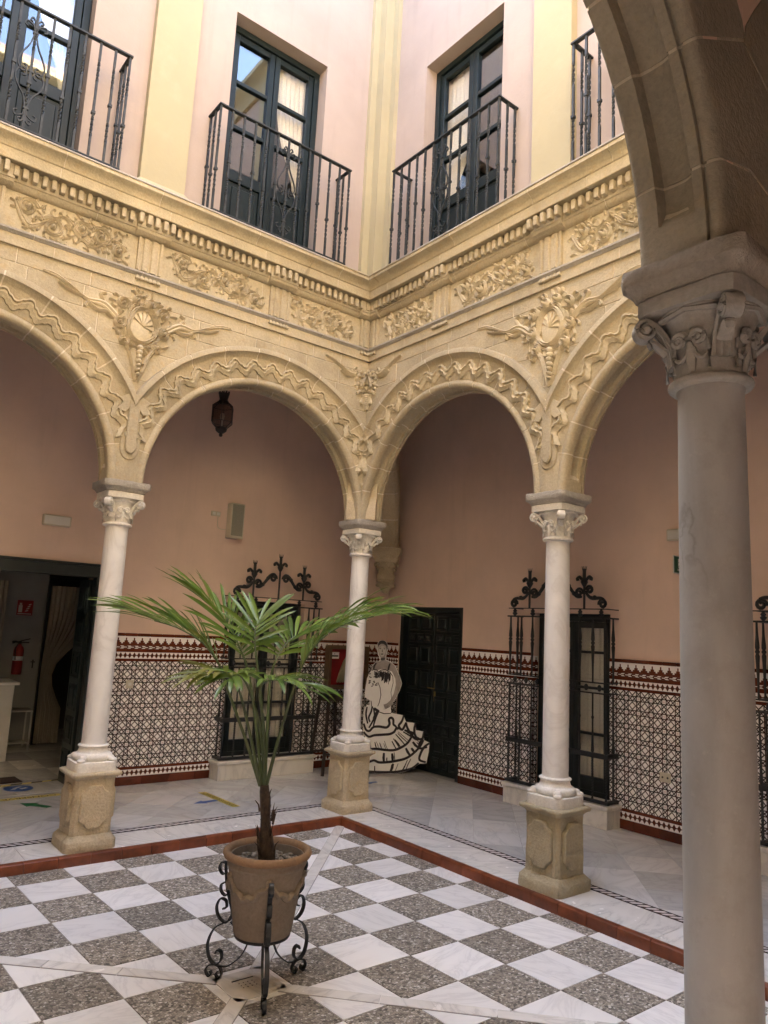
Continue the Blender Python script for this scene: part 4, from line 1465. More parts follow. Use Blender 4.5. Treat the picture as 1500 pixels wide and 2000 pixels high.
# ================================================================ barred windows
def lower_window(W, loc, rz, lab, wall, lloc):
    w, h = W[1] - W[0] - 0.03, W[3] - W[2] - 0.01
    r = part('casement_window', wall, lloc)
    m = MB()
    m.box(-w / 2, -0.04, 0.0, -w / 2 + 0.06, 0.04, h).box(w / 2 - 0.06, -0.04, 0, w / 2, 0.04, h).box(-w / 2 + 0.06, -0.04, h - 0.08, w / 2 - 0.06, 0.04, h).box(-w / 2 + 0.06, -0.04, 0, w / 2 - 0.06, 0.04, 0.05)
    m.obj('frame', 'green', r, smooth=0, bevel=0.003)
    for sg in (-1, 1):
        x0, x1 = sorted((sg * 0.003, sg * (w / 2 - 0.062)))
        m = MB()
        s = 0.05
        m.box(x0, -0.05, 0.052, x0 + s, 0.01, h - 0.082).box(x1 - s, -0.05, 0.052, x1, 0.01, h - 0.082)
        m.box(x0 + s, -0.048, 0.053, x1 - s, 0.008, 0.19).box(x0 + s, -0.048, h - 0.15, x1 - s, 0.008, h - 0.083)
        for z in (0.62, 1.10, 1.48):
            m.box(x0 + s, -0.045, z, x1 - s, 0.006, z + 0.028)
        leaf = m.obj('sash', 'green', r, smooth=0, bevel=0.003)
        zz = [0.19, 0.62, 1.10, 1.48, h - 0.15]
        for i in range(4):
            MB().box(x0 + s, -0.022, zz[i] + (0.028 if i else 0), x1 - s, -0.018, zz[i + 1]).obj('pane', 'glass', r, smooth=0)
    m = MB()
    wavy(m, -w / 2 + 0.05, w / 2 - 0.05, 0.06, h - 0.05, 0.030, 0.010, 16)
    c = m.obj('curtain', 'curtain', None, loc, rz, smooth=60)
    tag(c, 'thin cream curtain ' + lab.replace('dark framed casement ', ''), 'curtain', 'gallery window curtains')
    b_ = MB().box(-w / 2 - 0.1, 0.16, -0.1, w / 2 + 0.1, 0.20, h + 0.1).obj('window_backing', 'dark', r, smooth=0)

def grille(w, lab, loc, rz, group):
    """projecting iron cage on a marble sill; local origin floor centre on the wall plane"""
    t = thing('window_grille', lab, 'grille', loc, rz, group)
    D = 0.205
    zs, zt = 0.225, 2.085
    xs = [-w / 2 + w * i / 8 for i in range(9)]
    def rail(z, h, d, ext=0.02):
        m = MB()
        m.box(-w / 2 - ext, -D - d, z, w / 2 + ext, -D + d, z + h)
        for sg in (-1, 1):
            a, b_ = sorted((sg * (w / 2 - d), sg * (w / 2 + d)))
            m.box(a, -D + d + 0.0005, z, b_, 0.03, z + h)
        m.obj('cross_rail', 'iron', t, bevel=0.002, smooth=0)
    for z, h, d in ((zs + 0.004, 0.03, 0.018), (0.665, 0.048, 0.019), (1.300, 0.014, 0.012), (1.405, 0.014, 0.012), (2.070, 0.016, 0.014)):
        rail(z, h, d, 0.045 if z > 2.0 else 0.03)
    rail(2.165, 0.010, 0.012, 0.03)
    # bars, turned like slim balusters
    def bar(zz, prof):
        m = MB()
        m.lathe([(r, z) for r, z in prof], 8)
        return m.mesh('bar', 50)
    lowtw = MB()
    rings = []
    for i in range(60):
        z = zs + 0.03 + (0.665 - zs - 0.03) * i / 59
        a = i * 0.42
        rings.append([(0.0125 * cos(a + k * pi / 2), 0.0125 * sin(a + k * pi / 2), z) for k in range(4)])
    lowtw.loft(rings)
    low = lowtw.mesh('bar', 0)
    mid = bar(0, [(0.010, 0.71), (0.017, 0.73), (0.013, 0.80), (0.009, 0.95), (0.009, 1.045), (0.014, 1.055), (0.014, 1.068), (0.009, 1.078), (0.009, 1.30)])
    upb = bar(0, [(0.009, 1.418), (0.010, 1.55), (0.016, 1.72), (0.020, 1.78), (0.013, 1.80), (0.021, 1.812), (0.021, 1.822), (0.013, 1.832), (0.020, 1.85), (0.019, 1.88), (0.012, 1.96), (0.009, 2.07)])
    for me in (low, mid, upb):
        for x in xs:
            link(me, 'bar', 'iron', t, (x, -D, 0))
        for sg in (-1, 1):
            link(me, 'bar', 'iron', t, (sg * w / 2, -D * 0.40, 0))
    for i in range(8):
        m = MB().ball(((xs[i] + xs[i + 1]) / 2, -D, 1.360), 0.024, 8, 6, (1, 0.8, 1.5))
        m.obj('rosette', 'iron', t)
    for x in (-w / 2 + 0.06, -w / 4, w / 4, w / 2 - 0.06, 0.0):
        m = MB()
        m.lathe([(0.010, 2.086), (0.024, 2.10), (0.030, 2.115), (0.016, 2.125), (0.026, 2.14), (0.014, 2.155), (0.012, 2.166)], 8, (x, -D))
        m.obj('stud', 'iron', t)
    # crest: S-scrolls and three fleurons
    m = MB()
    def cv(p, r0=0.019, r1=0.012):
        n = len(p)
        m.tube([(x, -D, z) for x, z in p], [r0 + (r1 - r0) * abs(2 * i / (n - 1) - 1) for i in range(n)], 6, up=(0, 1, 0))
    k = w / 1.28
    for sg in (-1, 1):
        f = lambda P: [(sg * x * k, z) for x, z in P]
        cv(f(spiral(0.595, 2.225, 0.012, 0.052, 0.5, 1.45, 16)[::1]))
        cv(f(catmull([(0.61, 2.272), (0.565, 2.285), (0.47, 2.285), (0.42, 2.31), (0.385, 2.36)], 6)), 0.021, 0.014)
        cv(f(spiral(0.435, 2.375, 0.010, 0.046, 1.0, 1.35, 16)))
        cv(f(spiral(0.305, 2.345, 0.010, 0.052, 2.2, -1.4, 16)))
        cv(f(catmull([(0.335, 2.30), (0.27, 2.305), (0.20, 2.38), (0.14, 2.455), (0.085, 2.475), (0.045, 2.44)], 6)), 0.022, 0.014)
        cv(f(spiral(0.088, 2.425, 0.010, 0.050, 0.4, 1.45, 16)))
        for x, z in ((0.24, 2.335), (0.17, 2.42), (0.50, 2.29)):
            m.ball((sg * x * k, -D, z), 0.026, 8, 5)
    m.obj('scroll_crest', 'iron', t, smooth=60)
    for x, z0, zf in ((0.0, 2.175, 2.53), (-0.37 * k, 2.175, 2.42), (0.37 * k, 2.175, 2.42)):
        m = MB()
        m.tube([(x, -D, z0), (x, -D, zf)], 0.012, 6)
        m.lathe([(0.010, zf - 0.02), (0.022, zf), (0.040, zf + 0.035), (0.030, zf + 0.06), (0.018, zf + 0.075), (0.019, zf + 0.16), (0.024, zf + 0.175), (0.014, zf + 0.18)], 8, (x, -D))
        for sg in (-1, 1):
            m.tube([(x + sg * a, -D, zf + b_) for a, b_ in catmull([(0.0, 0.03), (0.035, 0.07), (0.065, 0.092), (0.088, 0.078), (0.082, 0.055)], 5)], [0.018] * 11 + [0.016] * 4 + [0.020] * 6, 6, up=(0, 1, 0))
        for a in (-0.02, -0.007, 0.007, 0.02):
            m.tube([(x + a, -D, zf + 0.165), (x + a * 1.6, -D, zf + 0.21)], [0.007, 0.002], 4)
        m.obj('fleuron', 'iron', t, smooth=60)
    # marble sill
    m = MB()
    m.box(-w / 2 - 0.055, -D - 0.055, 0.180, w / 2 + 0.055, 0.0, 0.222)
    m.obj('sill_top', 'marble_sill', t, bevel=0.008, smooth=0)
    m = MB()
    m.box(-w / 2 - 0.035, -D - 0.035, 0.001, w / 2 + 0.035, 0.0, 0.180)
    m.obj('sill_base', 'marble_sill', t, bevel=0.003, smooth=0)
    MB().box(W1[0] * 0 - w / 2 + 0.08, 0.0, 0.16, w / 2 - 0.08, 0.37, 0.219).obj('inner_sill', 'marble_sill', t, smooth=0)
    return t
lower_window(W1, ((W1[0] + W1[1]) / 2, GY + 0.11, W1[2] + 0.006), 0, 'dark framed casement behind the grille seen through the palm leaves', gw, ((W1[0] + W1[1]) / 2, 0.11, W1[2] + 0.006))
lower_window(W2, (GX + 0.11, -(W2[0] + W2[1]) / 2, W2[2] + 0.006), -pi / 2, 'dark framed casement behind the grille half covered by the white column', gw2, ((W2[0] + W2[1]) / 2, 0.11, W2[2] + 0.006))
lower_window(W3, (GX + 0.11, -(W3[0] + W3[1]) / 2, W3[2] + 0.006), -pi / 2, 'dark framed casement in the second grille from the panelled door', gw2, ((W3[0] + W3[1]) / 2, 0.11, W3[2] + 0.006))
grille(1.27, 'black iron window grille with scroll crest behind the palm', (0.065, GY, 0), 0, 'window grilles')
grille(1.30, 'black iron window grille with scroll crest crossed by the white column', (GX, -1.20, 0), -pi / 2, 'window grilles')
grille(1.30, 'black iron window grille second along the wall from the panelled door', (GX, -4.03, 0), -pi / 2, 'window grilles')

# ================================================================ panelled door on the right wall
dw, dh = DR[1] - DR[0], DR[3]
cy_ = (DR[0] + DR[1]) / 2
dt = part('panelled_door', gw2, (cy_, 0.12, 0))
dt['label'] = 'dark green double door with square raised panels beside the dancer cutout'
m = MB()
m.box(-dw / 2 + 0.001, -0.115, 0.001, -dw / 2 + 0.07, 0.06, dh - 0.001).box(dw / 2 - 0.07, -0.115, 0.001, dw / 2 - 0.001, 0.06, dh - 0.001).box(-dw / 2 + 0.07, -0.115, dh - 0.08, dw / 2 - 0.07, 0.06, dh - 0.001)
m.obj('door_frame', 'green', dt, bevel=0.005, smooth=0)
for sg in (-1, 1):
    x0, x1 = sorted((sg * 0.003, sg * (dw / 2 - 0.073)))
    lf = MB().box(x0, -0.03, 0.012, x1, 0.02, dh - 0.083).obj('door_leaf', 'green', dt, bevel=0.003, smooth=0)
    lw = x1 - x0
    rows = [(0.06, 0.22, 3), (0.26, 0.46, 2), (0.50, 0.64, 3), (0.70, 1.00, 2), (1.06, 1.34, 2), (1.40, 1.66, 2), (1.70, 1.82, 3), (1.86, 2.06, 2)]
    for a, b_, n in rows:
        for k in range(n):
            p0, p1 = x0 + 0.03 + (lw - 0.06) * k / n + 0.012, x0 + 0.03 + (lw - 0.06) * (k + 1) / n - 0.012
            m = MB()
            m.loft([[(p0 + e, y, a + e), (p1 - e, y, a + e), (p1 - e, y, b_ - e), (p0 + e, y, b_ - e)] for e, y in ((0, -0.029), (0.004, -0.044), (0.018, -0.044), (0.028, -0.036), (0.034, -0.036), (0.044, -0.052))][::1])
            m.obj('raised_panel', 'green', dt, smooth=0)
h_ = MB()
h_.box(0.035, -0.036, 0.93, 0.068, -0.030, 1.20)
h_.tube([(0.052, -0.032, 1.10), (0.052, -0.075, 1.10), (-0.045, -0.078, 1.105)], 0.008, 8)
h_.obj('door_handle', 'brass', dt)
MB().box(-dw / 2, 0.07, 0, dw / 2, 0.10, dh).obj('door_backing', 'dark', dt, smooth=0)

# ================================================================ columns
def band_spiral(mb, pts3, w, th, nrm):
    mb.bar(pts3, w, th, nrm)

def make_column():
    t = thing('marble_column', '-', 'column', (0, 0, 0))
    m = MB()
    m.sqlathe([(0.203, 0.001), (0.204, 0.03), (0.203, 0.074), (0.196, 0.082), (0.172, 0.112), (0.165, 0.118)], sub=10, amp=0.006, fs=11, seed=1.3)
    m.obj('pedestal_plinth', 'ped', t, smooth=45)
    m = MB()
    m.sqlathe([(0.164, 0.113), (0.163, 0.18), (0.163, 0.25), (0.162, 0.32), (0.162, 0.40), (0.162, 0.47), (0.162, 0.53), (0.163, 0.548)], sub=12, amp=0.006, fs=9, seed=4.1)
    m.obj('pedestal_die', 'ped', t, smooth=45)
    # raised panels with scooped corners
    pw, z0, z1, c = 0.112, 0.165, 0.50, 0.052
    pl = []
    for (ex, ez, a0) in ((pw, z0, 0), (pw, z1, 1), (-pw, z1, 2), (-pw, z0, 3)):
        arc = []
        for i in range(7):
            a = pi / 2 * i / 6
            if a0 == 0:
                arc.append((ex - c * cos(pi / 2 - a), ez + c * sin(pi / 2 - a)))
            elif a0 == 1:
                arc.append((ex - c * cos(a), ez - c * sin(a)))
            elif a0 == 2:
                arc.append((ex + c * cos(pi / 2 - a), ez - c * sin(pi / 2 - a)))
            else:
                arc.append((ex + c * cos(a), ez + c * sin(a)))
        # stepped, scooped corner
        arc = [(p[0], p[1]) for p in arc]
        pl.append(arc)
    poly = []
    poly += [(p[0], p[1]) for p in [(pw - c * 1.25, z0), (pw - c, z0 + c * 0.3), (pw - c * 0.75, z0 + c * 0.72), (pw - c * 0.3, z0 + c), (pw, z0 + c * 1.2)]]
    poly += [(pw, z1 - c * 1.2), (pw - c * 0.3, z1 - c), (pw - c * 0.75, z1 - c * 0.72), (pw - c, z1 - c * 0.3), (pw - c * 1.25, z1)]
    poly += [(-x, z) for x, z in poly[::-1]]
    pm = MB().prism(poly, -0.186, -0.150, 'y').mesh('pedestal_panel', 0, 0.009)
    for k in range(4):
        link(pm, 'pedestal_panel', 'ped', t, (0, 0, 0), k * pi / 2)
    m = MB()
    m.sqlathe([(0.165, 0.540), (0.172, 0.552), (0.184, 0.560), (0.198, 0.566), (0.205, 0.577), (0.204, 0.588), (0.196, 0.596), (0.17, 0.598)], sub=16, amp=0.010, fs=16, seed=7.7)
    m.obj('pedestal_cap', 'ped', t, smooth=50)
    m = MB()
    m.sqlathe([(0.165, 0.597), (0.165, 0.63), (0.164, 0.668), (0.158, 0.673)], sub=8, amp=0.0025, fs=10, seed=2.2)
    m.obj('base_block', 'marble_cap', t, smooth=45)
    m = MB()
    pr = [(0.14, 0.672)] + [(0.128 + 0.028 * cos(a), 0.702 + 0.030 * sin(a)) for a in [-pi / 2 + pi * i / 10 for i in range(11)]]
    pr += [(0.124, 0.738), (0.116, 0.752), (0.112, 0.768), (0.113, 0.776)] + [(0.112 + 0.012 * cos(a), 0.788 + 0.010 * sin(a)) for a in [-pi / 2 + pi * i / 6 for i in range(7)]] + [(0.104, 0.802)]
    m.lathe(pr, 36)
    for k in range(4):
        a = pi / 4 + k * pi / 2
        m.ball((0.180 * cos(a), 0.180 * sin(a), 0.683), 0.036, 10, 6, (1, 1, 0.55))
        m.ball((0.155 * cos(a), 0.155 * sin(a), 0.694), 0.036, 10, 6, (1, 1, 0.8))
    m.obj('base', 'marble_cap', t, smooth=50)
    m = MB()
    pr = [(0.103, 0.800), (0.100, 0.815)] + [(0.0995 - 0.005 * (i / 20) ** 2, 0.83 + (2.60 - 0.83) * i / 20) for i in range(21)] + [(0.0985, 2.612), (0.0985, 2.620)]
    m.lathe(pr, 40)
    m.obj('shaft', 'marble_col', t, smooth=50)
    # capital
    m = MB()
    pr = [(0.100, 2.616)] + [(0.108 + 0.015 * cos(a), 2.632 + 0.014 * sin(a)) for a in [-pi / 2 + pi * i / 6 for i in range(7)]]
    pr += [(0.104, 2.648), (0.106, 2.70), (0.112, 2.75), (0.124, 2.80), (0.142, 2.838), (0.152, 2.846), (0.152, 2.858)]
    m.lathe(pr, 32)
    cap = m.obj('capital', 'marble_cap', t, smooth=45)
    m = MB()
    for k in range(1):
        a = pi / 4 + k * pi / 2
        d = Vector((cos(a), sin(a), 0))
        n = Vector((-sin(a), cos(a), 0))
        P = []
        for r, z in catmull([(0.110, 2.69), (0.118, 2.74), (0.140, 2.79), (0.172, 2.828), (0.200, 2.842)], 5):
            P.append(tuple(d * r + Vector((0, 0, z))))
        for r, z in spiral(0.192, 2.808, 0.035, 0.006, pi / 2 - 0.2, -1.6, 24):
            P.append(tuple(d * r + Vector((0, 0, z))))
        nP = len(P)
        m.bar(P, [0.066 - 0.018 * min(1, i / 20) for i in range(nP)], 0.012, tuple(n))
        for q in (-0.020, 0.0, 0.020):
            m.tube([tuple(Vector(pp) + n * q + d * 0.006) for pp in P[:19]], 0.0065, 5)
        for sg in (-1, 1):
            c = d * 0.192 + n * (0.026 * sg) + Vector((0, 0, 2.808))
            m.ball(tuple(c), 0.013, 8, 5)
            # raised rim of the volute on each cheek
            Q = [tuple(d * r + n * (0.025 * sg) + Vector((0, 0, z))) for r, z in spiral(0.192, 2.808, 0.031, 0.010, pi / 2 - 0.2, -1.5, 22)]
            m.tube(Q, 0.0055, 5)
        # leaf under the volute
        L_ = [tuple(d * r + Vector((0, 0, z))) for r, z in catmull([(0.128, 2.735), (0.165, 2.768), (0.182, 2.772), (0.176, 2.752)], 4)]
        m.tube(L_, [0.020, 0.022, 0.022, 0.021, 0.020, 0.018, 0.018, 0.016, 0.016, 0.014, 0.013, 0.012, 0.010], 7, squash=0.5)
    vm_ = m.mesh('corner_volute', 50)
    for k in range(4):
        link(vm_, 'corner_volute', 'marble_cap', cap, (0, 0, 0), k * pi / 2)
    m = MB()
    for k in range(1):
        a = k * pi / 2
        d = Vector((cos(a), sin(a), 0))
        n = Vector((-sin(a), cos(a), 0))
        for sg in (-1, 1):
            Q = [tuple(d * (0.118 + 0.010 * (z - 2.70) / 0.07) + n * (sg * x) + Vector((0, 0, z))) for x, z in spiral(0.030, 2.752, 0.024, 0.005, pi * 0.9, -1.5, 20)]
            m.tube(Q, [0.0085] * 10 + [0.008] * 11, 6)
            m.ball(tuple(d * 0.126 + n * (sg * 0.030) + Vector((0, 0, 2.752))), 0.010, 8, 5)
            Q = [tuple(d * 0.112 + n * (sg * x) + Vector((0, 0, z))) for x, z in catmull([(0.006, 2.725), (0.014, 2.705), (0.034, 2.690), (0.050, 2.700)], 4)]
            m.tube(Q, [0.010, 0.010, 0.009, 0.009, 0.009, 0.008, 0.008, 0.008, 0.007, 0.007, 0.006, 0.005, 0.004], 6)
            Q = [tuple(d * 0.110 + n * (sg * x) + Vector((0, 0, z))) for x, z in ((0.055, 2.655), (0.056, 2.71), (0.050, 2.745))]
            m.tube(Q, 0.006, 5)
        Q = [tuple(d * r + Vector((0, 0, z))) for r, z in ((0.105, 2.655), (0.112, 2.69), (0.116, 2.72), (0.121, 2.745))]
        m.tube(Q, [0.010, 0.017, 0.016, 0.007], 7, squash=0.6)
        # lip of the bell between the volutes
        Q = [tuple(d * (0.146 - abs(x) * 0.25) + n * x + Vector((0, 0, 2.842 - abs(x) * 0.12))) for x in [-0.09 + 0.018 * i for i in range(11)]]
        m.tube(Q, 0.010, 6)
    vm_ = m.mesh('carved_leaf', 50)
    for k in range(4):
        link(vm_, 'carved_leaf', 'marble_cap', cap, (0, 0, 0), k * pi / 2)
    m = MB()
    m.sqlathe([(0.150, 2.851), (0.164, 2.853), (0.166, 2.858), (0.166, 2.902), (0.162, 2.905)], sub=6, amp=0.0015, fs=10, seed=3.3)
    m.obj('lower_abacus', 'marble_cap', t, smooth=40)
    m = MB()
    m.sqlathe([(0.155, 2.906), (0.167, 2.908), (0.170, 2.918), (0.181, 2.932), (0.195, 2.942), (0.198, 2.948), (0.199, 2.975), (0.198, 2.997), (0.190, 2.9995)], sub=14, amp=0.005, fs=18, seed=9.1)
    m.obj('upper_abacus', 'greystone', t, smooth=45)
    return t
cp = make_column()
cols = [((0, 0), 'slender white marble column standing in the far inner corner of the patio', 0),
        ((-2.65, 0), 'white marble column between the palm pot and the curtained doorway', 1),
        ((0, -2.665), 'white marble column in front of the second barred window', 2),
        ((-2.655, -5.331), 'grey veined marble column with dark capital under the shaded stone arch', 3),
        ((-L, 0), 'marble column at the corner beyond the curtained doorway', 0),
        ((0, -L), 'marble column at the corner beyond the grey veined column', 1),
        ((-L, -BAY), 'marble column midway along the side facing the panelled door', 2),
        ((-L, -L), 'marble column at the patio corner diagonally opposite the dancer cutout', 3)]
for i, ((x, y), lab, k) in enumerate(cols):
    if i == 0:
        cp.location = (x, y, 0)
        cp['label'] = lab
        cp['group'] = 'patio columns'
    else:
        r_ = dup(cp, (x, y, 0), k * pi / 2, lab)
        if i == 2:
            for ch in r_.children:
                if ch.name.startswith('pedestal'):
                    ch.data = ch.data.copy()
                    ch.data.materials.clear()
                    ch.data.materials.append(M['ped_moss'])
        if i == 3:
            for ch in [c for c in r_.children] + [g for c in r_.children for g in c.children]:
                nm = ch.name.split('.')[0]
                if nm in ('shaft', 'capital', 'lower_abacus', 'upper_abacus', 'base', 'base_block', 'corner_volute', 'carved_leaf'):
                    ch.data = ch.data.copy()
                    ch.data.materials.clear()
                    ch.data.materials.append(M['marble_grey' if nm == 'shaft' else 'abacus_shaded' if nm == 'upper_abacus' else 'cap_grey'])

# wall corbel and diagonal rib in the far gallery corner
ct = thing('corner_rib', 'shadowed stone rib and carved corbel in the gallery corner above the cutout', 'arch', (1.86, 1.86, 2.4), 0, None, True)
ang = pi / 4
def TD(p):
    # p = (distance along diagonal from corner column, offset, z)
    return (p[0] * cos(ang) - p[1] * sin(ang), p[0] * sin(ang) + p[1] * cos(ang), p[2])
S = 2.56
rr = (S - 0.25) / 2
for i in range(9):
    t0, t1 = pi * i / 9 + 0.006, pi * (i + 1) / 9 - 0.006
    m = MB(TD)
    pr = [(-0.16, 0.30), (-0.16, 0.0), (-0.12, -0.03), (0.12, -0.03), (0.16, 0.0), (0.16, 0.30)]
    m.loft([[(0.10 + rr + 0.03 - (rr + dr) * cos(a), o_, 3.0 + (rr + dr) * 1.0 * sin(a)) for o_, dr in pr] for a in [t0 + (t1 - t0) * k / 5 for k in range(6)]])
    m.obj('rib_stone', 'ped', ct, smooth=30)
m = MB(TD)
m.loft([[(0.10 + rr + 0.03 - (rr + dr) * cos(a), o_, 3.0 + (rr + dr) * sin(a)) for o_, dr in ((-0.155, 0.29), (-0.155, 0.002), (-0.118, -0.025), (0.118, -0.025), (0.155, 0.002), (0.155, 0.29))] for a in [pi * k / 40 for k in range(41)]])
m.obj('mortar_joints', 'mortar', ct, smooth=30)
m = MB(TD)
c_ = 0.10 + 2 * rr + 0.06 + 0.12
def ringd(h, z):
    return [(c_ + a * h, b_ * h, z) for a, b_ in ((-1, -1), (1, -1), (1, 1), (-1, 1))]
m.loft([ringd(h, z) for h, z in ((0.15, 2.80), (0.17, 2.83), (0.17, 2.86), (0.20, 2.90), (0.215, 2.94), (0.215, 2.998))])
m.obj('corbel_abacus', 'ped', ct, smooth=30)
m = MB(TD)
m.lathe([(0.03, 2.36), (0.07, 2.42), (0.115, 2.47), (0.10, 2.50), (0.135, 2.53), (0.12, 2.56), (0.135, 2.58), (0.135, 2.62), (0.115, 2.64), (0.12, 2.70), (0.14, 2.77), (0.17, 2.80)], 16, (c_, 0))
for k in range(8):
    a = k * pi / 4
    m.ball((c_ + 0.15 * cos(a), 0.15 * sin(a), 2.765), 0.032, 8, 6)
    m.ball((c_ + 0.125 * cos(a + 0.39), 0.125 * sin(a + 0.39), 2.70), 0.028, 8, 6)
    m.ball((c_ + 0.10 * cos(a + 0.2), 0.10 * sin(a + 0.2), 2.47 + 0.02 * (k % 2)), 0.045, 8, 6, (1, 1, 0.6))
m.obj('corbel_capital', 'ped', ct, smooth=50)

# ================================================================ potted palm
PX, PY = -2.53, -2.70
rh = Vector((0.785, -0.619, 0))
fh = Vector((0.619, 0.785, 0))
st = thing('plant_stand', 'black wrought iron tripod stand with scroll legs under the clay pot', 'stand', (PX, PY, ZP))
ring = MB()
ring.tube([(0.145 * cos(a), 0.145 * sin(a), 0.268) for a in [2 * pi * i / 32 for i in range(32)]], 0.008, 6, True)
ring.tube([(0.05 * cos(a), 0.05 * sin(a), 0.250) for a in [2 * pi * i / 16 for i in range(16)]], 0.006, 5, True)
ring.obj('pot_ring', 'iron', st, smooth=60)
f0 = 0.077
lg = MB()
def leg_strip(pts, w=0.024, th=0.007):
    lg.bar([(x, 0, z + f0) for x, z in catmull(pts, 6)], w, th, (0, 1, 0))
leg_strip([(0.245, 0.50), (0.228, 0.40), (0.205, 0.33), (0.185, 0.27), (0.190, 0.235), (0.225, 0.215), (0.285, 0.175), (0.318, 0.10), (0.305, 0.025), (0.265, -0.005), (0.232, 0.018), (0.232, 0.058), (0.255, 0.070), (0.266, 0.05)])
leg_strip([(0.187, 0.26), (0.215, 0.215), (0.262, 0.235), (0.282, 0.285), (0.262, 0.332), (0.228, 0.325), (0.222, 0.292), (0.243, 0.283)])
leg_strip([(0.235, 0.47), (0.262, 0.462), (0.282, 0.49), (0.270, 0.522), (0.246, 0.520), (0.245, 0.498)])
leg_strip([(0.210, 0.37), (0.235, 0.352), (0.262, 0.372), (0.264, 0.405), (0.244, 0.418)])
leg_strip([(0.265, -0.006), (0.300, -0.014), (0.318, -0.044), (0.300, -0.070), (0.283, -0.056), (0.292, -0.042)], 0.020)
leg_strip([(0.265, -0.006), (0.238, -0.014), (0.222, -0.044), (0.238, -0.070), (0.256, -0.056), (0.248, -0.042)], 0.020)
leg_strip([(0.245, -0.012), (0.185, 0.0), (0.115, 0.06), (0.080, 0.13), (0.070, 0.175)], 0.014, 0.006)
lg.bar([(0.05, 0, 0.25), (0.145, 0, 0.266), (0.19, 0, 0.30)], 0.018, 0.006, (0, 1, 0))
lm = lg.mesh('scroll_leg', 50)
for k in range(3):
    link(lm, 'scroll_leg', 'iron', st, (0, 0, 0), radians(6 + 120 * k))

pot = thing('flower_pot', 'weathered terracotta pot with moulded garland on the iron stand', 'pot', (PX, PY, 0.20))
m = MB()
m.lathe([(0.02, 0.0), (0.150, 0.0), (0.158, 0.012), (0.160, 0.03), (0.164, 0.05), (0.185, 0.19), (0.205, 0.32), (0.208, 0.345), (0.214, 0.35), (0.218, 0.36), (0.214, 0.372), (0.214, 0.385), (0.205, 0.40), (0.195, 0.40), (0.188, 0.35), (0.02, 0.34)], 48)
m.obj('pot_body', 'terra', pot, smooth=40)
m = MB()
m.lathe([(0.207, 0.385), (0.222, 0.387), (0.236, 0.394), (0.243, 0.408), (0.240, 0.422), (0.228, 0.430), (0.214, 0.428), (0.205, 0.416), (0.199, 0.398), (0.199, 0.36)], 48, caps=False)
m.obj('rim', 'terrarim', pot, smooth=60)
m = MB()
for k in range(5):
    a0 = 2 * pi * k / 5 + 0.5
    path, rad = [], []
    for i in range(15):
        t = i / 14
        z = 0.305 - 0.085 * sin(pi * t) + 0.012 * sin(t * 25)
        r = 0.160 + (z - 0.0) * 0.138 + 0.003
        a = a0 + t * 2 * pi / 5
        path.append((r * cos(a), r * sin(a), z))
        rad.append(0.010 + 0.010 * sin(pi * t) + 0.003 * sin(t * 40))
    m.tube(path, rad, 6)
    m.ball((0.207 * cos(a0), 0.207 * sin(a0), 0.31), 0.020, 8, 6)
m.obj('garland', 'terra', pot, smooth=60)
R_ = random.Random(5)
m = MB()
for i in range(170):
    a, r = R_.uniform(0, 6.283), 0.185 * sqrt(R_.uniform(0.03, 1))
    m.ball((PX + r * cos(a), PY + r * sin(a), 0.20 + 0.352 + R_.uniform(0, 0.012)), R_.uniform(0.010, 0.019), 7, 5, (R_.uniform(0.8, 1.3), R_.uniform(0.8, 1.2), 0.65))
pb = m.obj('pebbles', 'pebble', smooth=60)
pb['kind'] = 'stuff'
tag(pb, 'small grey brown pebbles covering the soil in the clay pot', 'pebbles')

palm = thing('palm', 'young green palm with arching fronds growing in the clay pot', 'palm', (PX, PY, 0.54))
m = MB()
rings = []
for i in range(13):
    t = i / 12
    r = 0.046 * (1 - t) + 0.021 * t + 0.005 * sin(t * 9)
    cx, cy = -0.036 * t * rh.x * 1.2, -0.036 * t * rh.y * 1.2
    rings.append([(cx + (r + 0.006 * noise.noise(Vector((k * 1.7, t * 9, 2)))) * cos(2 * pi * k / 14), cy + (r + 0.006 * noise.noise(Vector((k * 1.7, t * 9, 8)))) * sin(2 * pi * k / 14), t * 0.42) for k in range(14)])
m.loft(rings)
for i in range(28):
    a, z = R_.uniform(0, 6.283), R_.uniform(0.03, 0.42)
    r = 0.048 - 0.05 * z
    d = Vector((cos(a), sin(a), 0))
    p = Vector((-0.1 * z * rh.x, -0.1 * z * rh.y, z)) + d * r
    m.tube([tuple(p), tuple(p + d * 0.008 + Vector((0, 0, 0.035))), tuple(p + d * R_.uniform(0.012, 0.032) + Vector((0, 0, R_.uniform(0.05, 0.075))))], [0.006, 0.004, 0.0008], 4)
m.obj('trunk', 'bark', palm, smooth=60)

def leaflet(p, d, S, N, ln, wd, droop, mat, parent, twist=0.0):
    n = 7
    pts = []
    q = Vector(p)
    dd = d.normalized()
    m = MB()
    V = []
    for i in range(n + 1):
        t = i / n
        w = wd * (0.25 + 3.0 * t * (1 - t) ** 0.8 * 0.9) * (1 if t < 0.98 else 0.05)
        s = dd.cross(N)
        if s.length < 1e-3:
            s = S.copy()
        s.normalize()
        s = (s + N * twist).normalized()
        nn = s.cross(dd)
        V += [tuple(q - s * w + nn * w * 0.35), tuple(q), tuple(q + s * w + nn * w * 0.35)]
        q = q + dd * (ln / n)
        dd = (dd + Vector((0, 0, -droop * (0.4 + t) / n))).normalized()
    fs = []
    for i in range(n):
        a = i * 3
        fs += [(a, a + 1, a + 4, a + 3), (a + 1, a + 2, a + 5, a + 4)]
    m.add(V, fs)
    m.obj('leaflet', mat, parent, smooth=60, weld=False)

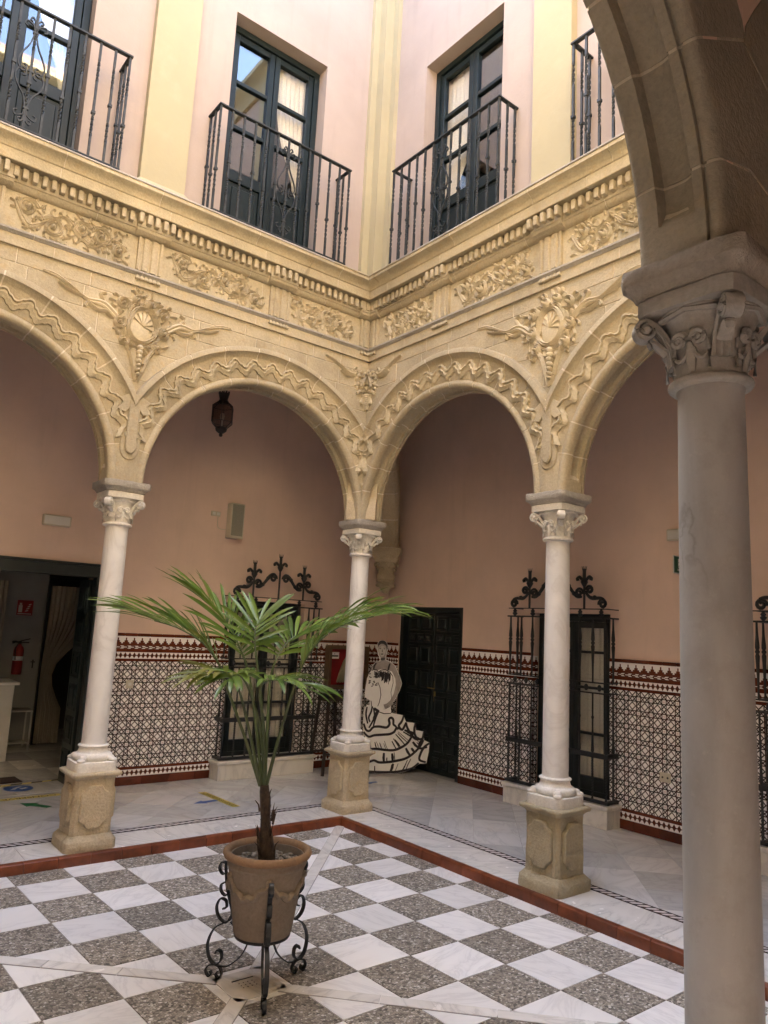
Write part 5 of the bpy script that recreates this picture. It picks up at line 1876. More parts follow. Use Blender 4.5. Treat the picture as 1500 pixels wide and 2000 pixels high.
FR = [
    # points (right, depth, height), start of the leafy part, leaflet pairs, length, droop, material, spread
    ('left', [(-0.068, 0, 0.953), (-0.175, 0.0, 1.211), (-0.299, -0.05, 1.505), (-0.345, -0.08, 1.622), (-0.435, -0.10, 1.725), (-0.57, -0.13, 1.80), (-0.70, -0.16, 1.835)], 0.50, 22, 0.44, 0.5, 'leaf', 0.62),
    ('upleft', [(-0.057, 0, 0.953), (-0.123, 0.05, 1.263), (-0.20, 0.12, 1.55), (-0.27, 0.15, 1.70), (-0.36, 0.20, 1.835), (-0.47, 0.22, 1.93)], 0.52, 19, 0.44, 0.42, 'leaf', 0.95),
    ('upcentre', [(-0.051, 0, 0.954), (-0.092, 0.05, 1.321), (-0.145, 0.10, 1.58), (-0.175, 0.13, 1.70), (-0.19, 0.17, 1.80), (-0.18, 0.24, 1.87)], 0.62, 8, 0.30, 0.3, 'leaf', 0.9),
    ('right', [(-0.034, 0, 0.955), (0.021, -0.02, 1.223), (0.085, -0.05, 1.481), (0.135, -0.05, 1.64), (0.225, -0.05, 1.775), (0.36, -0.05, 1.87), (0.52, -0.08, 1.92)], 0.46, 25, 0.42, 0.95, 'leaf', 0.72),
    ('cright', [(-0.043, 0, 0.954), (-0.067, 0.10, 1.317), (-0.077, 0.18, 1.543), (-0.042, 0.25, 1.68), (0.02, 0.33, 1.77), (0.11, 0.42, 1.82)], 0.56, 15, 0.37, 0.7, 'leaf', 0.9),
    ('lowleft', [(-0.063, 0, 0.953), (-0.122, -0.08, 1.20), (-0.178, -0.16, 1.427), (-0.213, -0.23, 1.530), (-0.28, -0.30, 1.575), (-0.34, -0.36, 1.570)], 0.64, 10, 0.27, 0.8, 'leaf_y', 0.7),
    ('lowright', [(-0.046, 0, 0.954), (-0.061, -0.08, 1.282), (-0.083, -0.15, 1.451), (-0.062, -0.21, 1.53), (0.02, -0.27, 1.555), (0.12, -0.31, 1.54)], 0.60, 12, 0.30, 0.8, 'leaf', 0.8),
    ('front', [(-0.046, 0, 0.954), (-0.074, -0.06, 1.233), (-0.124, -0.12, 1.42), (-0.16, -0.20, 1.53), (-0.19, -0.28, 1.575), (-0.21, -0.36, 1.56)], 0.64, 9, 0.26, 0.95, 'leaf', 0.8),
]
for nm, pts, t0, cnt, ln, droop, mt, spread in FR:
    W3d = [rh * a + fh * b_ + Vector((0, 0, c - 0.54)) for a, b_, c in pts]
    path = [Vector(p) for p in catmull(W3d, 8)]
    n = len(path)
    m = MB()
    m.tube([tuple(p) for p in path], [0.0095 * (1 - 0.82 * i / (n - 1)) + 0.0012 for i in range(n)], 6)
    fo = m.obj('frond', 'stem', palm, smooth=60)
    for k in range(cnt):
        t = t0 + (1 - t0) * (k + 0.3) / cnt
        f = t * (n - 1)
        i = min(int(f), n - 2)
        p = path[i].lerp(path[i + 1], f - i)
        T = (path[min(i + 2, n - 1)] - path[max(i - 1, 0)]).normalized()
        S = T.cross(Vector((0, 0, 1)))
        if S.length < 0.2:
            S = T.cross(fh)
        S.normalize()
        N = S.cross(T).normalized()
        g_ = (k + 0.5) / cnt
        for sg in (-1, 1):
            phi = (1.20 - 0.85 * g_) * spread * R_.uniform(0.85, 1.15) + 0.12
            d = T * cos(phi) + S * sg * sin(phi) + N * R_.uniform(0.02, 0.30)
            l = ln * (0.62 + 0.75 * g_ * (1.45 - g_)) * R_.uniform(0.85, 1.08)
            leaflet(p, d, S * sg, N, l, 0.0128 * R_.uniform(0.85, 1.15), droop * R_.uniform(0.7, 1.5), mt if R_.random() > 0.06 else 'leaf_y', fo, R_.uniform(-0.5, 0.5))
    leaflet(path[-1], T, S, N, ln * 0.8, 0.013, droop, mt, fo)

# ================================================================ lantern
lt = thing('hanging_lantern', 'dark hexagonal glass lantern hanging in the arch above the speaker', 'lantern', (-1.29, 1.0, 3.88))
m = MB()
for k in range(29):
    a = 0.0 if k % 2 else pi / 2
    c = Vector((0, 0, 0.515 + k * 0.030))
    m.tube([tuple(c + Vector((0.008 * cos(t) * cos(a), 0.008 * cos(t) * sin(a), 0.018 * sin(t)))) for t in [2 * pi * i / 10 for i in range(10)]], 0.003, 5, True)
m.obj('chain', 'lamp', lt)
m = MB()
m.lathe([(0.055, 0.40), (0.06, 0.405), (0.05, 0.425), (0.045, 0.43), (0.058, 0.49), (0.062, 0.50), (0.0, 0.50)], 12)
for k in range(8):
    a = k * pi / 4
    m.box(0.054 * cos(a) - 0.008, 0.054 * sin(a) - 0.008, 0.495, 0.054 * cos(a) + 0.008, 0.054 * sin(a) + 0.008, 0.525)
m.obj('crown', 'lamp', lt, smooth=30)
m = MB()
hx = lambda r, z: [(r * cos(pi / 3 * k), r * sin(pi / 3 * k), z) for k in range(6)]
lv = [hx(0.060, 0.40), hx(0.125, 0.345), hx(0.125, 0.165), hx(0.065, 0.105)]
for k in range(6):
    for a in range(3):
        m.tube([lv[a][k], lv[a + 1][k]], 0.0045, 5)
    for a in range(4):
        m.tube([lv[a][k], lv[a][(k + 1) % 6]], 0.0045, 5)
    mid = [(Vector(lv[1][k]) + Vector(lv[1][(k + 1) % 6])) / 2]
m.obj('cage', 'lamp', lt)
for a in range(3):
    for k in range(6):
        q = [lv[a][k], lv[a][(k + 1) % 6], lv[a + 1][(k + 1) % 6], lv[a + 1][k]]
        MB().add(q, [(3, 2, 1, 0)]).obj('pane', 'lampglass', lt, smooth=0)
MB().lathe([(0.0, 0.0), (0.015, 0.004), (0.022, 0.020), (0.016, 0.038), (0.03, 0.042), (0.058, 0.065), (0.066, 0.092), (0.06, 0.104), (0.0, 0.106)], 14).obj('base_cup', 'lamp', lt, smooth=60)
MB().lathe([(0.010, 0.106), (0.012, 0.19), (0.022, 0.20), (0.028, 0.24), (0.018, 0.27), (0.0, 0.275)], 10).obj('bulb', 'offwhite', lt, smooth=60)

# ================================================================ wall fittings
sp = thing('wall_speaker', 'ivory box speaker mounted on the salmon wall below the lantern', 'speaker', (-0.55, GY, 2.88))
MB().box(-0.10, -0.135, 0.0, 0.085, -0.012, 0.44).obj('cabinet', 'offwhite', sp, bevel=0.006, smooth=0)
MB().box(-0.085, -0.1375, 0.03, 0.07, -0.1345, 0.425).obj('grille_cloth', plain('speaker_grille', (0.25, 0.24, 0.19), 0.8, 0.2, 200), sp, smooth=0)
MB().box(-0.03, -0.013, 0.12, 0.03, -0.001, 0.32).obj('bracket', 'iron', sp, smooth=0)
jb = thing('junction_box', 'small ivory double socket with cable beside the wall speaker', 'socket', (-0.80, GY, 3.17))
MB().box(-0.06, -0.022, -0.03, 0.06, -0.001, 0.03).obj('plate', 'offwhite', jb, bevel=0.004, smooth=0)
for x in (-0.028, 0.03):
    MB().box(x - 0.02, -0.0255, -0.018, x + 0.02, -0.0215, 0.018).obj('rocker', 'white', jb, bevel=0.002, smooth=0)
MB().tube([(x, -0.008, z) for x, z in catmull([(0.035, -0.03), (0.035, -0.12), (0.05, -0.17), (0.11, -0.185), (0.15, -0.18)], 6)], 0.0045, 6).obj('cable', 'offwhite', jb)

el = thing('emergency_light', 'ivory emergency light box above the curtained doorway', 'light', (-2.65, GY, 2.78))
MB().box(-0.145, -0.055, 0.0, 0.145, -0.001, 0.115).obj('housing', 'offwhite', el, bevel=0.008, smooth=0)
MB().box(-0.130, -0.060, 0.012, 0.130, -0.0545, 0.103).obj('diffuser', 'white', el, bevel=0.003, smooth=0)
e2_ = dup(el, (GX, -2.59, 2.865), -pi / 2, 'ivory emergency light box above the green exit sign')

es = thing('exit_sign', 'green exit sign with white pictogram on the salmon wall, half behind the grey column', 'sign', (GX, -2.565, 2.53))
MB().box(-0.150, -0.012, 0.0, 0.150, -0.001, 0.175).obj('backing', 'white', es, bevel=0.002, smooth=0)
MB().box(-0.140, -0.0140, 0.008, 0.140, -0.0118, 0.167).obj('face', 'signgreen', es, smooth=0)
m = MB()
m.box(-0.075, -0.0155, 0.06, -0.005, -0.0142, 0.145).box(-0.085, -0.0155, 0.028, 0.01, -0.0142, 0.048)
m.prism([(0.04, 0.08), (0.09, 0.08), (0.09, 0.10), (0.04, 0.10)], -0.0155, -0.0142, 'y')
m.prism([(0.085, 0.06), (0.12, 0.09), (0.085, 0.12)], -0.0155, -0.0142, 'y')
m.obj('pictogram', 'white', es, smooth=0)
m = MB()
for p in ([(-0.05, 0.125), (-0.03, 0.125), (-0.035, 0.085), (-0.055, 0.088)], [(-0.062, 0.118), (-0.05, 0.124), (-0.064, 0.10), (-0.07, 0.104)], [(-0.045, 0.09), (-0.03, 0.086), (-0.02, 0.065), (-0.03, 0.06)], [(-0.055, 0.09), (-0.043, 0.088), (-0.06, 0.062), (-0.072, 0.066)]):
    m.prism(p, -0.0168, -0.0156, 'y')
m.ball((-0.038, -0.0162, 0.136), 0.007, 8, 5, (1, 0.1, 1))
m.obj('running_figure', 'signgreen', es, smooth=0)

for nm, lab, loc, rz, two in (('wall_switch', 'small ivory switch plate set in the star tiles behind the palm frond', (-1.67, GY - 0.0135, 1.10), 0, 0), ('wall_socket', 'ivory double socket plate set in the star tiles by the second grille', (GX - 0.0135, -2.385, 0.575), -pi / 2, 1)):
    t = thing(nm, lab, 'socket', loc, rz)
    w = 0.058 if two else 0.043
    MB().box(-w, -0.010, -0.045, w, 0.0, 0.045).obj('plate', 'offwhite', t, bevel=0.003, smooth=0)
    if two:
        for x in (-0.025, 0.028):
            MB().lathe([(0.010, 0), (0.010, 0.002)], 10).obj('hole', 'black', t, (x, -0.0115, 0.0)).rotation_euler = (pi / 2, 0, 0)
    else:
        MB().box(-0.018, -0.0135, -0.018, 0.018, -0.0095, 0.018).obj('rocker', 'white', t, bevel=0.002, smooth=0)

# ================================================================ floor markings
def text_mesh(body, size, name):
    cu = bpy.data.curves.new(name, 'FONT')
    cu.body = body
    cu.size = size
    cu.align_x = 'CENTER'
    cu.align_y = 'CENTER'
    ob = bpy.data.objects.new(name, cu)
    col.objects.link(ob)
    dg = bpy.context.evaluated_depsgraph_get()
    me = bpy.data.meshes.new_from_object(ob.evaluated_get(dg))
    bpy.data.objects.remove(ob)
    return me
def tape(cx, cy, ln, w, rz, body, lab):
    t = thing('floor_tape', lab, 'tape', (cx, cy, 0.001), rz, 'floor tapes')
    MB().box(-ln / 2, -w / 2, 0.0, ln / 2, w / 2, 0.0012).obj('strip', 'tape', t, smooth=0)
    me = text_mesh(body, w * 0.95, 'lettering')
    o = link(me, 'lettering', 'ink', t, (0, 0, 0.0018))
    xs = [v.co.x for v in me.vertices]
    o.scale = (min(1.6, ln * 0.94 / (max(xs) - min(xs))), 1, 1)
tape(-2.98, 1.83, 1.30, 0.085, pi + 0.03, 'CONSERVE SU DISTANCIA', 'yellow floor tape with black lettering across the curtained doorway')
tape(-0.98, 0.955, 0.74, 0.085, pi / 2 + 0.05, 'CONSERVE SU DISTANCIA', 'yellow floor tape with black lettering on the marble behind the palm')
def arrow(cx, cy, ln, w, rz, mat, name, lab):
    m = MB()
    m.prism([(-ln / 2, -w * 0.22), (ln * 0.05, -w * 0.22), (ln * 0.05, -w / 2), (ln / 2, 0), (ln * 0.05, w / 2), (ln * 0.05, w * 0.22), (-ln / 2, w * 0.22)], 0.0006, 0.0018, 'z')
    o = m.obj(name, mat, None, (cx, cy, 0.0005), rz, smooth=0)
    tag(o, lab, 'arrow')
arrow(-2.66, 1.50, 0.34, 0.17, 2.2, 'stickgreen', 'floor_arrow', 'green arrow sticker on the marble floor before the doorway tape')
arrow(-1.15, 0.905, 0.27, 0.13, 3.25, 'blue', 'floor_arrow', 'blue arrow sticker on the marble floor beside the slanting tape')
arrow(1.02, 0.93, 0.22, 0.10, 3.2, 'blue', 'floor_arrow', 'blue arrow sticker by the corner column, in front of the cutout')
t = thing('floor_sticker', 'round blue sticker with white marks on the doorway floor', 'sticker', (-2.63, 2.30, 0.001))
MB().lathe([(0.0, 0.0), (0.145, 0.0), (0.145, 0.0012), (0.0, 0.0012)], 28, caps=False).obj('disc', 'blue', t)
m = MB()
m.prism([(-0.09, -0.05), (-0.04, -0.05), (0.0, 0.03), (0.05, 0.06), (0.02, 0.075), (-0.04, 0.03)], 0.0014, 0.0022, 'z')
m.prism([(0.02, -0.06), (0.09, -0.02), (0.07, 0.01), (0.0, -0.03)], 0.0014, 0.0022, 'z')
m.obj('footprint_marks', 'white', t, smooth=0)
t = thing('hazard_tape', 'black and yellow striped tape across the doorway threshold', 'tape', (-2.62, 2.50, 0.001), 0.16)
MB().box(-0.75, -0.025, 0.0, 0.75, 0.025, 0.001).obj('strip', 'tape', t, smooth=0)
for k in range(7):
    MB().prism([(-0.72 + k * 0.22, -0.025), (-0.60 + k * 0.22, -0.025), (-0.57 + k * 0.22, 0.025), (-0.69 + k * 0.22, 0.025)], 0.0012, 0.0018, 'z').obj('stripe', 'ink', t, smooth=0)
o = MB().box(-0.45, -0.15, 0.0, 0.45, 0.15, 0.010).obj('door_mat', 'mat', None, (-2.98, 2.72, 0.0008), 0.05, bevel=0.004, smooth=0)
tag(o, 'dark brown door mat inside the curtained doorway', 'mat')

# ================================================================ room behind the doorway
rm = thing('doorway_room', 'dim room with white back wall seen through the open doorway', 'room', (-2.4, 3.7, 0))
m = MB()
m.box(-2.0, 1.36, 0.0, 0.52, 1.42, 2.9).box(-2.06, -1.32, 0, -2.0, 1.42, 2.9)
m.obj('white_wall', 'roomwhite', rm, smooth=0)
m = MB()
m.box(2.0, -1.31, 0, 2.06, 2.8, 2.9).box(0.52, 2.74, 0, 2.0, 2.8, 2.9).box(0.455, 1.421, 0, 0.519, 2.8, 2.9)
m.obj('dark_wall', 'dark', rm, smooth=0)  # dark colour gives the unlit space past the inner opening
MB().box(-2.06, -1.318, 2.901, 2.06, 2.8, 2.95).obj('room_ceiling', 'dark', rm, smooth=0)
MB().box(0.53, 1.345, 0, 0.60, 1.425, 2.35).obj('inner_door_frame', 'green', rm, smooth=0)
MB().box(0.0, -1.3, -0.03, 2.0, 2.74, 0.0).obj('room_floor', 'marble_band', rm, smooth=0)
df = part('doorway_frame', gw, ((DW[0] + DW[1]) / 2, 0, 0))
hw = (DW[1] - DW[0]) / 2
m = MB()
m.box(-hw - 0.02, -0.03, DW[3] - 0.10, hw + 0.05, 0.10, DW[3] + 0.02).box(hw - 0.035, -0.03, 0.001, hw + 0.05, 0.10, DW[3] - 0.10)
m.box(-hw - 0.04, -0.045, DW[3] + 0.0205, hw + 0.07, -0.001, DW[3] + 0.05)
m.obj('frame', 'green', df, bevel=0.004, smooth=0)
ol = part('open_door_leaf', gw, (-2.155, 0.14, 0), radians(92))
ol['label'] = 'dark green carved door leaf folded back inside the curtained doorway'
MB().box(0.0, -0.022, 0.01, 0.34, 0.022, 2.24).obj('leaf', 'green', ol, smooth=0, bevel=0.003)
for k in range(6):
    for j in range(1):
        a, z = 0.045 + j * 0.29, 0.08 + k * 0.355
        m = MB()
        m.loft([[(a + e, y, z + e), (a + 0.25 - e, y, z + e), (a + 0.25 - e, y, z + 0.30 - e), (a + e, y, z + 0.30 - e)] for e, y in ((0, 0.021), (0.01, 0.034), (0.03, 0.034), (0.05, 0.026), (0.07, 0.040))])
        MBm = m.obj('raised_panel', 'green2', ol, smooth=0)
m = MB()
wavy(m, -1.86, -1.10, 0.03, 2.24, 4.93, 0.030, 11, (-1.88, 0.98))
o = m.obj('tied_curtain', 'drape', smooth=60)
tag(o, 'long beige curtain tied back beside the dark inner opening', 'curtain')
m = MB()
wavy(m, -2.85, -2.46, 0.9, 2.26, 4.80, 0.025, 7)
o = m.obj('side_curtain', 'drape', smooth=60)
tag(o, 'short beige curtain on the desk side of the fire extinguisher', 'curtain')
fe = thing('fire_extinguisher', 'red fire extinguisher with black hose on the white wall inside the doorway', 'extinguisher', (-2.19, 4.97, 0.98))
MB().lathe([(0.0, 0.0), (0.058, 0.0), (0.066, 0.015), (0.066, 0.33), (0.055, 0.375), (0.028, 0.40), (0.022, 0.42), (0.0, 0.42)], 18).obj('cylinder', 'redsign', fe, smooth=50)
MB().lathe([(0.0675, 0.19), (0.0675, 0.25)], 18, caps=False).obj('label_band', 'paper', fe, smooth=50)
m = MB()
m.box(-0.02, -0.02, 0.42, 0.02, 0.02, 0.46)
m.tube([(0.0, 0, 0.455), (0.06, -0.01, 0.475), (0.13, -0.02, 0.495)], 0.008, 6)
m.tube([(0.0, 0, 0.435), (0.06, -0.01, 0.44), (0.12, -0.02, 0.44)], 0.008, 6)
m.tube([(0.0, 0, 0.44), (-0.06, -0.03, 0.45), (-0.10, -0.03, 0.44)], [0.012, 0.016, 0.022], 8)
m.tube([(-0.02, -0.03, 0.43), (-0.06, -0.06, 0.36), (-0.05, -0.07, 0.2)], 0.009, 6)
m.obj('valve', 'black', fe)
fs_ = thing('fire_sign', 'small red fire extinguisher sign on the white wall inside the doorway', 'sign', (-2.16, 5.055, 1.80))
MB().box(-0.105, -0.006, 0.0, 0.105, 0.0, 0.21).obj('plate', 'redsign', fs_, smooth=0)
m = MB()
m.box(-0.085, -0.0075, 0.04, -0.035, -0.0062, 0.14).box(-0.075, -0.0075, 0.142, -0.045, -0.0062, 0.17)
for k in range(4):
    m.prism([(0.0 + k * 0.015, 0.05 + k * 0.03), (0.04 + k * 0.012, 0.06 + k * 0.03), (0.05 + k * 0.01, 0.075 + k * 0.03), (0.01 + k * 0.012, 0.065 + k * 0.03)], -0.0075, -0.0062, 'y')
m.box(-0.09, -0.0075, 0.012, 0.09, -0.0062, 0.026)
m.obj('pictogram', 'white', fs_, smooth=0)
ck = thing('wall_hook', 'small dark cross-shaped hook beside the tied curtain', 'hook', (-1.97, 5.055, 1.12))
MB().box(-0.008, -0.012, -0.06, 0.008, 0.0, 0.06).box(-0.03, -0.0115, 0.02, 0.03, -0.0005, 0.034).obj('hook', 'black', ck, smooth=0)
tb = thing('reception_desk', 'pale reception desk with thin top inside the doorway', 'desk', (-2.85, 4.15, 0))
MB().box(-0.55, -0.30, 0.93, 0.47, 0.30, 0.965).obj('desk_top', 'paper', tb, bevel=0.003, smooth=0)
MB().box(-0.52, -0.26, 0.001, 0.42, 0.26, 0.93).obj('desk_body', 'white', tb, bevel=0.003, smooth=0)
ss = thing('side_table', 'small white framed side table against the white wall inside the doorway', 'table', (-2.14, 4.80, 0))
m = MB()
for x in (-0.14, 0.14):
    for y in (-0.14, 0.14):
        m.box(x - 0.010, y - 0.010, 0.001, x + 0.010, y + 0.010, 0.50)
m.obj('leg_frame', 'white', ss, smooth=0)
MB().box(-0.155, -0.155, 0.50, 0.155, 0.155, 0.518).obj('table_top', 'white', ss, bevel=0.002, smooth=0)
MB().box(-0.13, -0.129, 0.08, 0.13, 0.129, 0.092).obj('shelf', 'white', ss, smooth=0)

# ================================================================ display case and tall stand
dcs = thing('display_case', 'brown framed red velvet case with draped cloth behind the corner column', 'display case', (1.30, GY - 0.015, 1.03))
w_, h_2 = 0.34, 0.57
m = MB()
m.box(-w_, -0.11, 0, -w_ + 0.045, 0.0, h_2).box(w_ - 0.045, -0.11, 0, w_, 0.0, h_2).box(-w_ + 0.045, -0.11, h_2 - 0.045, w_ - 0.045, 0.0, h_2).box(-w_ + 0.045, -0.11, 0, w_ - 0.045, 0.0, 0.045)
m.obj('case_frame', 'frame', dcs, bevel=0.006, smooth=0)
MB().box(-w_ + 0.045, -0.02, 0.045, w_ - 0.045, -0.005, h_2 - 0.045).obj('velvet_backing', 'red', dcs, smooth=0)
c_t = thing('notice_card', 'small white card with red edges and dark print inside the red case', 'card', (1.30 - 0.20, GY - 0.045, 1.03 + 0.385))
MB().box(-0.075, -0.003, 0.0, 0.075, 0.0, 0.115).obj('card', 'paper', c_t, smooth=0)
m = MB()
m.box(-0.075, -0.0042, 0.098, 0.075, -0.0031, 0.115).box(-0.075, -0.0042, 0.0, 0.075, -0.0031, 0.010)
m.obj('red_edge', 'redsign', c_t, smooth=0)
m = MB()
m.box(-0.062, -0.0042, 0.036, 0.062, -0.0031, 0.056).box(-0.008, -0.0042, 0.070, 0.008, -0.0031, 0.078)
m.obj('print_lines', 'ink', c_t, smooth=0)
m = MB()
for k in range(9):
    x = -0.10 + k * 0.022
    m.tube([(x * 0.3 + 0.05, -0.05, 0.46), (x * 0.7 + 0.02, -0.06, 0.36 + 0.01 * (k % 3)), (x, -0.055, 0.22), (x - 0.05, -0.05, 0.08 + 0.012 * (k % 2))], [0.010, 0.020, 0.024, 0.014], 6)
o = m.obj('draped_shawl', 'cloth', None, (1.30, GY - 0.02, 1.03), 0, smooth=70)
tag(o, 'olive grey shawl draped inside the red velvet case', 'shawl')
sdn = thing('tall_stand', 'tall dark wooden stand with splayed legs before the red case', 'stand', (0.90, 1.66, 0))
MB().box(-0.17, -0.15, 0.98, 0.17, 0.15, 1.005).obj('stand_top', 'darkwood', sdn, bevel=0.005, smooth=0)
m = MB()
m.box(-0.145, -0.125, 0.90, 0.145, 0.125, 0.979)
m.obj('apron', 'darkwood', sdn, smooth=0)
for sx in (-1, 1):
    for sy in (-1, 1):
        m = MB()
        m.bar([(sx * 0.125, sy * 0.105, 0.90), (sx * 0.20, sy * 0.165, 0.002)], 0.034, 0.030, (0, 1, 0))
        m.obj('leg', 'darkwood', sdn, smooth=0)
m = MB()
for sy in (-1, 1):
    m.box(-0.178, sy * 0.146 - 0.010, 0.24, 0.178, sy * 0.146 + 0.010, 0.27)
m.obj('stretcher', 'darkwood', sdn, smooth=0)

# ================================================================ cardboard cutout of a dancer
OUT = [(-0.138, 1.714), (-0.175, 1.703), (-0.195, 1.673), (-0.199, 1.583), (-0.18, 1.507), (-0.152, 1.47), (-0.153, 1.432), (-0.214, 1.416), (-0.245, 1.377), (-0.261, 1.312), (-0.29, 1.26), (-0.319, 1.196), (-0.335, 1.069), (-0.338, 0.943), (-0.262, 0.905), (-0.265, 0.842), (-0.298, 0.845), (-0.34, 0.793), (-0.345, 0.619), (-0.335, 0.471), (-0.33, 0.349), (-0.33, 0.218), (-0.325, 0.098), (-0.32, -0.024), (-0.15, -0.040), (-0.05, -0.044), (0.076, -0.044), (0.203, -0.034), (0.378, 0.019), (0.464, 0.09), (0.559, 0.095), (0.585, 0.243), (0.593, 0.366), (0.515, 0.399), (0.504, 0.51), (0.395, 0.529), (0.384, 0.622), (0.249, 0.634), (0.213, 0.719), (0.039, 0.748), (0.028, 0.835), (0.076, 0.913), (0.141, 1.041), (0.172, 1.144), (0.131, 1.243), (0.095, 1.32), (0.06, 1.379), (0.006, 1.421), (-0.073, 1.455), (-0.075, 1.487), (-0.051, 1.59), (-0.055, 1.65), (-0.075, 1.69), (-0.10, 1.71)]
K = 0.97
def cz(P):
    return [(x * K, (z + 0.046) * K) for x, z in P]
cu_ = thing('dancer_cutout', 'black and white cardboard cutout of a dancer in a ruffled dress by the door', 'cutout', (1.56, 1.30, 0.0), radians(-27))
MB().prism(cz(OUT), -0.006, 0.006, 'y').obj('board', 'paper', cu_, smooth=0)
lay = [0]
def flat(P, mat, name):
    lay[0] += 1
    y = -0.0064 - lay[0] * 0.00035
    MB().prism(cz(P), y, -0.0061, 'y').obj(name, mat, cu_, smooth=0)
def stroke(mb, P, w):
    P = [Vector((p[0] * K, (p[1] + 0.046) * K)) for p in P]
    for i in range(len(P)):
        a, b_ = P[max(i - 1, 0)], P[min(i + 1, len(P) - 1)]
    L_, R2 = [], []
    for i in range(len(P)):
        d = P[min(i + 1, len(P) - 1)] - P[max(i - 1, 0)]
        d.normalize()
        n = Vector((-d.y, d.x))
        ww = w * (0.55 + 0.45 * sin(pi * (0.15 + 0.7 * i / max(1, len(P) - 1))))
        L_.append(tuple(P[i] + n * ww / 2))
        R2.append(tuple(P[i] - n * ww / 2))
    for i in range(len(P) - 1):
        q = [L_[i], L_[i + 1], R2[i + 1], R2[i]]
        mb.add([(p[0], -0.0105, p[1]) for p in q], [(0, 1, 2, 3)])
# skin: head, neck, shoulders and the arm on the hip
flat([(-0.138, 1.70), (-0.185, 1.665), (-0.19, 1.585), (-0.172, 1.512), (-0.145, 1.475), (-0.148, 1.43), (-0.215, 1.41), (-0.25, 1.36), (-0.255, 1.31), (-0.20, 1.30), (-0.13, 1.325), (-0.05, 1.315), (0.02, 1.30), (0.05, 1.25), (0.075, 1.20), (0.085, 1.12), (0.06, 1.0), (0.015, 0.91), (-0.03, 0.87), (-0.075, 0.855), (-0.05, 0.80), (0.0, 0.815), (0.03, 0.84), (0.072, 0.915), (0.137, 1.041), (0.165, 1.144), (0.126, 1.243), (0.055, 1.375), (0.003, 1.416), (-0.08, 1.45), (-0.08, 1.487), (-0.058, 1.59), (-0.068, 1.67)], 'grey1', 'skin_print')
flat([(-0.128, 1.640), (-0.160, 1.630), (-0.176, 1.59), (-0.165, 1.53), (-0.135, 1.492), (-0.108, 1.50), (-0.082, 1.545), (-0.078, 1.60), (-0.095, 1.632)], 'grey0', 'face_print')
flat([(-0.138, 1.712), (-0.175, 1.70), (-0.193, 1.668), (-0.195, 1.60), (-0.180, 1.64), (-0.150, 1.665), (-0.115, 1.665), (-0.080, 1.64), (-0.062, 1.585), (-0.055, 1.60), (-0.058, 1.65), (-0.080, 1.69), (-0.105, 1.708)], 'ink', 'hair_print')
for x0, s in ((-0.158, 1), (-0.098, 1)):
    flat([(x0 - 0.018, 1.598), (x0, 1.607), (x0 + 0.018, 1.600), (x0, 1.591)], 'grey2', 'eye_print')
    flat([(x0 - 0.02, 1.615), (x0, 1.626), (x0 + 0.02, 1.618), (x0, 1.619)], 'ink', 'brow_print')
flat([(-0.136, 1.565), (-0.126, 1.595), (-0.120, 1.560), (-0.128, 1.554)], 'grey2', 'nose_print')
flat([(-0.152, 1.527), (-0.128, 1.536), (-0.104, 1.529), (-0.128, 1.515)], 'grey2', 'mouth_print')
flat([(-0.145, 1.472), (-0.10, 1.482), (-0.08, 1.478), (-0.085, 1.45), (-0.12, 1.440), (-0.146, 1.448)], 'grey2', 'neck_shade_print')
m = MB()
# bodice edge, straps and fringe
stroke(m, [(-0.262, 1.30), (-0.235, 1.318), (-0.19, 1.31), (-0.165, 1.285), (-0.13, 1.312), (-0.07, 1.318), (-0.01, 1.29), (0.035, 1.235)], 0.012)
stroke(m, [(-0.235, 1.32), (-0.232, 1.36), (-0.205, 1.405)], 0.026)
stroke(m, [(-0.035, 1.31), (-0.025, 1.36), (-0.012, 1.405)], 0.026)
Rg = random.Random(2)
for k in range(26):
    x = -0.225 + k * 0.0088
    z = 1.29 + Rg.uniform(-0.02, 0.01)
    stroke(m, [(x, z), (x + 0.006, z - Rg.uniform(0.02, 0.06)), (x + 0.003, z - Rg.uniform(0.08, 0.16) * (1 if k > 11 else 0.6))], Rg.uniform(0.006, 0.014))
for k in range(22):
    x, z = Rg.uniform(-0.30, -0.19), Rg.uniform(1.08, 1.26)
    stroke(m, [(x, z), (x + 0.012, z + 0.008), (x + 0.02, z)], 0.012)
stroke(m, [(-0.17, 1.15), (-0.135, 1.08), (-0.118, 0.98), (-0.135, 0.88), (-0.155, 0.83)], 0.010)
stroke(m, [(0.035, 1.235), (0.045, 1.15), (0.02, 1.02), (0.035, 0.93)], 0.007)
stroke(m, [(-0.25, 0.90), (-0.235, 0.82), (-0.16, 0.765), (-0.06, 0.735), (0.035, 0.742)], 0.012)
m.obj('bodice_print', 'ink', cu_, smooth=0, weld=False)['kind'] = 'stuff'
m = MB()
